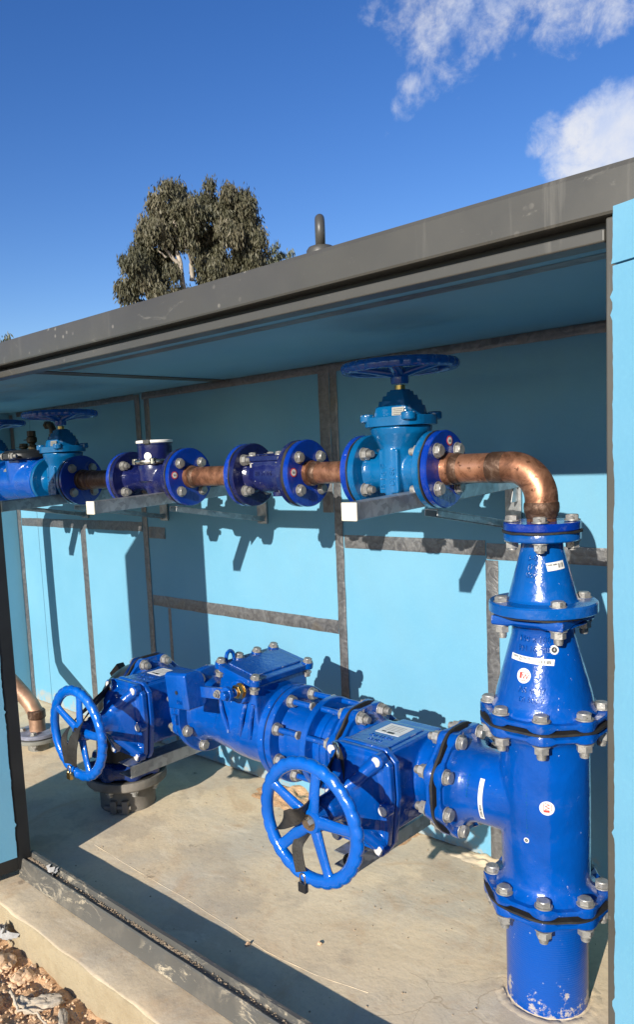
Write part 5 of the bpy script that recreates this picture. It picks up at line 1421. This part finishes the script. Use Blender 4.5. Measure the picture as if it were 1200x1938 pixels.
tree((-42.07, 20.03, -0.17), [(1.04, 8.94, 0.21), (1.11, 9.17, 0.12), (0.73, 8.64, 0.30), (1.10, 8.29, 0.30), (0.45, 8.06, 0.54), (0.86, 7.46, 0.54)], [[(.8, 0, -.2, .2), (.8, 0, 4, .15), (.9, 0, 7.5, .05)]],
     'far_gum_tree', 'tip of a far tree poking over the roof edge at the far left', 12, 30, .32, (0.45, 0.89, 0.00), .6, 'leaf2', 'trees behind the cabinet')

# ================================================================== SKY, SUN, CAMERA
SUN = V((.22, -1, .385)).normalized()
el = math.asin(SUN.z); az = atan2(SUN.x, SUN.y)
sd = bpy.data.lights.new('sun', 'SUN'); sd.energy = 4.9; sd.angle = radians(.5); sd.color = (1, .93, .82)
so = bpy.data.objects.new('sun', sd); COL.objects.link(so); so.rotation_euler = SUN.to_track_quat('Z', 'Y').to_euler(); so.location = (1, -6, 5)

CP = dict(C=(.7669, -1.6197, 1.2567), yaw=44.7602, pitch=-6.2466, roll=-2.8851, f=1490.1845, cx=504.5264, cy=1030.3021)
y, p, r = radians(CP['yaw']), radians(CP['pitch']), radians(CP['roll'])
Fw = V((-sin(y) * cos(p), cos(y) * cos(p), sin(p))); Rt = V((cos(y), sin(y), 0)); Upv = Rt.cross(Fw)
Rx = Rt * cos(r) + Upv * sin(r); Ux = -Rt * sin(r) + Upv * cos(r)
cd = bpy.data.cameras.new('camera'); cam = bpy.data.objects.new('camera', cd); COL.objects.link(cam)
mw = Matrix((Rx, Ux, -Fw)).transposed().to_4x4(); mw.translation = V(CP['C']); cam.matrix_world = mw
cd.sensor_fit = 'VERTICAL'; cd.sensor_height = 36; cd.sensor_width = 36 * 1200 / 1938
cd.lens = CP['f'] / 1938 * 36; cd.shift_x = (600 - CP['cx']) / 1938; cd.shift_y = (CP['cy'] - 969) / 1938
cd.clip_start = .02; cd.clip_end = 6000
SC.camera = cam

W = bpy.data.worlds.new('World'); SC.world = W; W.use_nodes = True
nt = W.node_tree; bg = nt.nodes['Background']; L_ = nt.links.new
sky = nt.nodes.new('ShaderNodeTexSky'); sky.sky_type = 'NISHITA'; sky.sun_disc = False; sky.sun_elevation = el; sky.sun_rotation = az
sky.altitude = 300; sky.air_density = 1.0; sky.dust_density = .25; sky.ozone_density = 2.2
hs = nt.nodes.new('ShaderNodeHueSaturation'); hs.inputs['Saturation'].default_value = 1.33; hs.inputs['Hue'].default_value = .518; hs.inputs['Value'].default_value = 1.0
L_(sky.outputs[0], hs.inputs['Color'])
tc = nt.nodes.new('ShaderNodeTexCoord'); D = tc.outputs['Generated']
def mth(op, a, b=0.0, clamp=False):
    n = nt.nodes.new('ShaderNodeMath'); n.operation = op; n.use_clamp = clamp
    for i, x in ((0, a), (1, b)):
        if hasattr(x, 'is_linked'): L_(x, n.inputs[i])
        else: n.inputs[i].default_value = x
    return n.outputs[0]
def sdir(px, py):
    return (Fw + Rx * ((px - CP['cx']) / CP['f']) - Ux * ((py - CP['cy']) / CP['f'])).normalized()
# cloud fields: soft round regions of the sky in which a fractal noise is let through
mask = None
for px, py, rad, k in ((775, 28, 52, .8), (835, 25, 85, 1.1), (890, 50, 60, 1), (960, 5, 75, 1.1), (1030, 8, 60, .9), (1090, 5, 70, 1), (1170, -8, 60, 1), (875, 88, 32, .75), (872, 122, 36, 1), (845, 142, 34, 1), (815, 165, 32, .95), (783, 178, 34, 1), (765, 208, 24, .85), (850, 186, 22, .6), (692, 10, 30, .55), (1128, 65, 24, .6), (1075, 60, 22, .5), (735, 255, 12, .5),
                       (1030, 262, 36, 1.1), (1062, 275, 36, 1), (1045, 228, 22, .75), (1080, 300, 52, 1.5), (1120, 265, 62, 1.6), (1160, 225, 52, 1.5), (1195, 205, 46, 1.5), (1190, 270, 90, 1.8), (1140, 310, 70, 1.7), (1290, 270, 110, 1.5), (1500, 160, 200, 1.2), (300, -350, 120, .7), (-500, 250, 150, .8)):
    c = sdir(px, py); dn = nt.nodes.new('ShaderNodeVectorMath'); dn.operation = 'DOT_PRODUCT'; L_(D, dn.inputs[0]); dn.inputs[1].default_value = c
    mr = nt.nodes.new('ShaderNodeMapRange'); mr.interpolation_type = 'SMOOTHSTEP'
    mr.inputs[1].default_value = cos(rad * 1.3 / CP['f']); mr.inputs[2].default_value = cos(rad * .15 / CP['f']); mr.inputs[3].default_value = 0; mr.inputs[4].default_value = k * (.86 if py < 200 and px < 1200 else 1)
    L_(dn.outputs['Value'], mr.inputs[0]); k_ = k; mask = mr.outputs[0] if mask is None else mth('MAXIMUM', mask, mr.outputs[0])
def nz(scale, det, ro, dist=0, loc=(0, 0, 0), sc=(1, 1, 1)):
    mp = nt.nodes.new('ShaderNodeMapping'); mp.inputs['Location'].default_value = loc; mp.inputs['Scale'].default_value = sc; L_(D, mp.inputs[0])
    n = nt.nodes.new('ShaderNodeTexNoise'); n.inputs['Scale'].default_value = scale; n.inputs['Detail'].default_value = det; n.inputs['Roughness'].default_value = ro; n.inputs['Distortion'].default_value = dist
    L_(mp.outputs[0], n.inputs['Vector']); return n.outputs['Fac']
na = nz(26, 12, .66, .25); nb = nz(62, 8, .65, .2, (3, 1, 2))
field = mth('ADD', mth('MULTIPLY', mask, .62), mth('ADD', mth('MULTIPLY', mth('SUBTRACT', na, .5), 1.45), mth('MULTIPLY', mth('SUBTRACT', nb, .5), .55)))
cov = nt.nodes.new('ShaderNodeMapRange'); cov.interpolation_type = 'SMOOTHSTEP'
for i, x in ((1, .26), (2, 1.12), (3, 0), (4, .86)): cov.inputs[i].default_value = x
L_(field, cov.inputs[0]); covm = mth('MULTIPLY', cov.outputs[0], mth('MULTIPLY', mask, 4, True), True)
cc = nt.nodes.new('ShaderNodeValToRGB'); e = cc.color_ramp.elements
e[0].position = .35; e[0].color = (4.6, 5.1, 6.3, 1); e[1].position = .62; e[1].color = (6.4, 6.3, 6.2, 1); L_(nz(15, 6, .6, .2, (1, 5, 2)), cc.inputs[0])
mx = nt.nodes.new('ShaderNodeMix'); mx.data_type = 'RGBA'; L_(covm, mx.inputs[0]); L_(hs.outputs[0], mx.inputs[6]); L_(cc.outputs[0], mx.inputs[7])
L_(mx.outputs[2], bg.inputs['Color']); bg.inputs['Strength'].default_value = .10

vs_ = SC.view_settings; vs_.view_transform = 'Standard'; vs_.look = 'None'; vs_.exposure = .55; vs_.gamma = 1; vs_.use_curve_mapping = False
SC.cycles.max_bounces = 12; SC.cycles.diffuse_bounces = 8
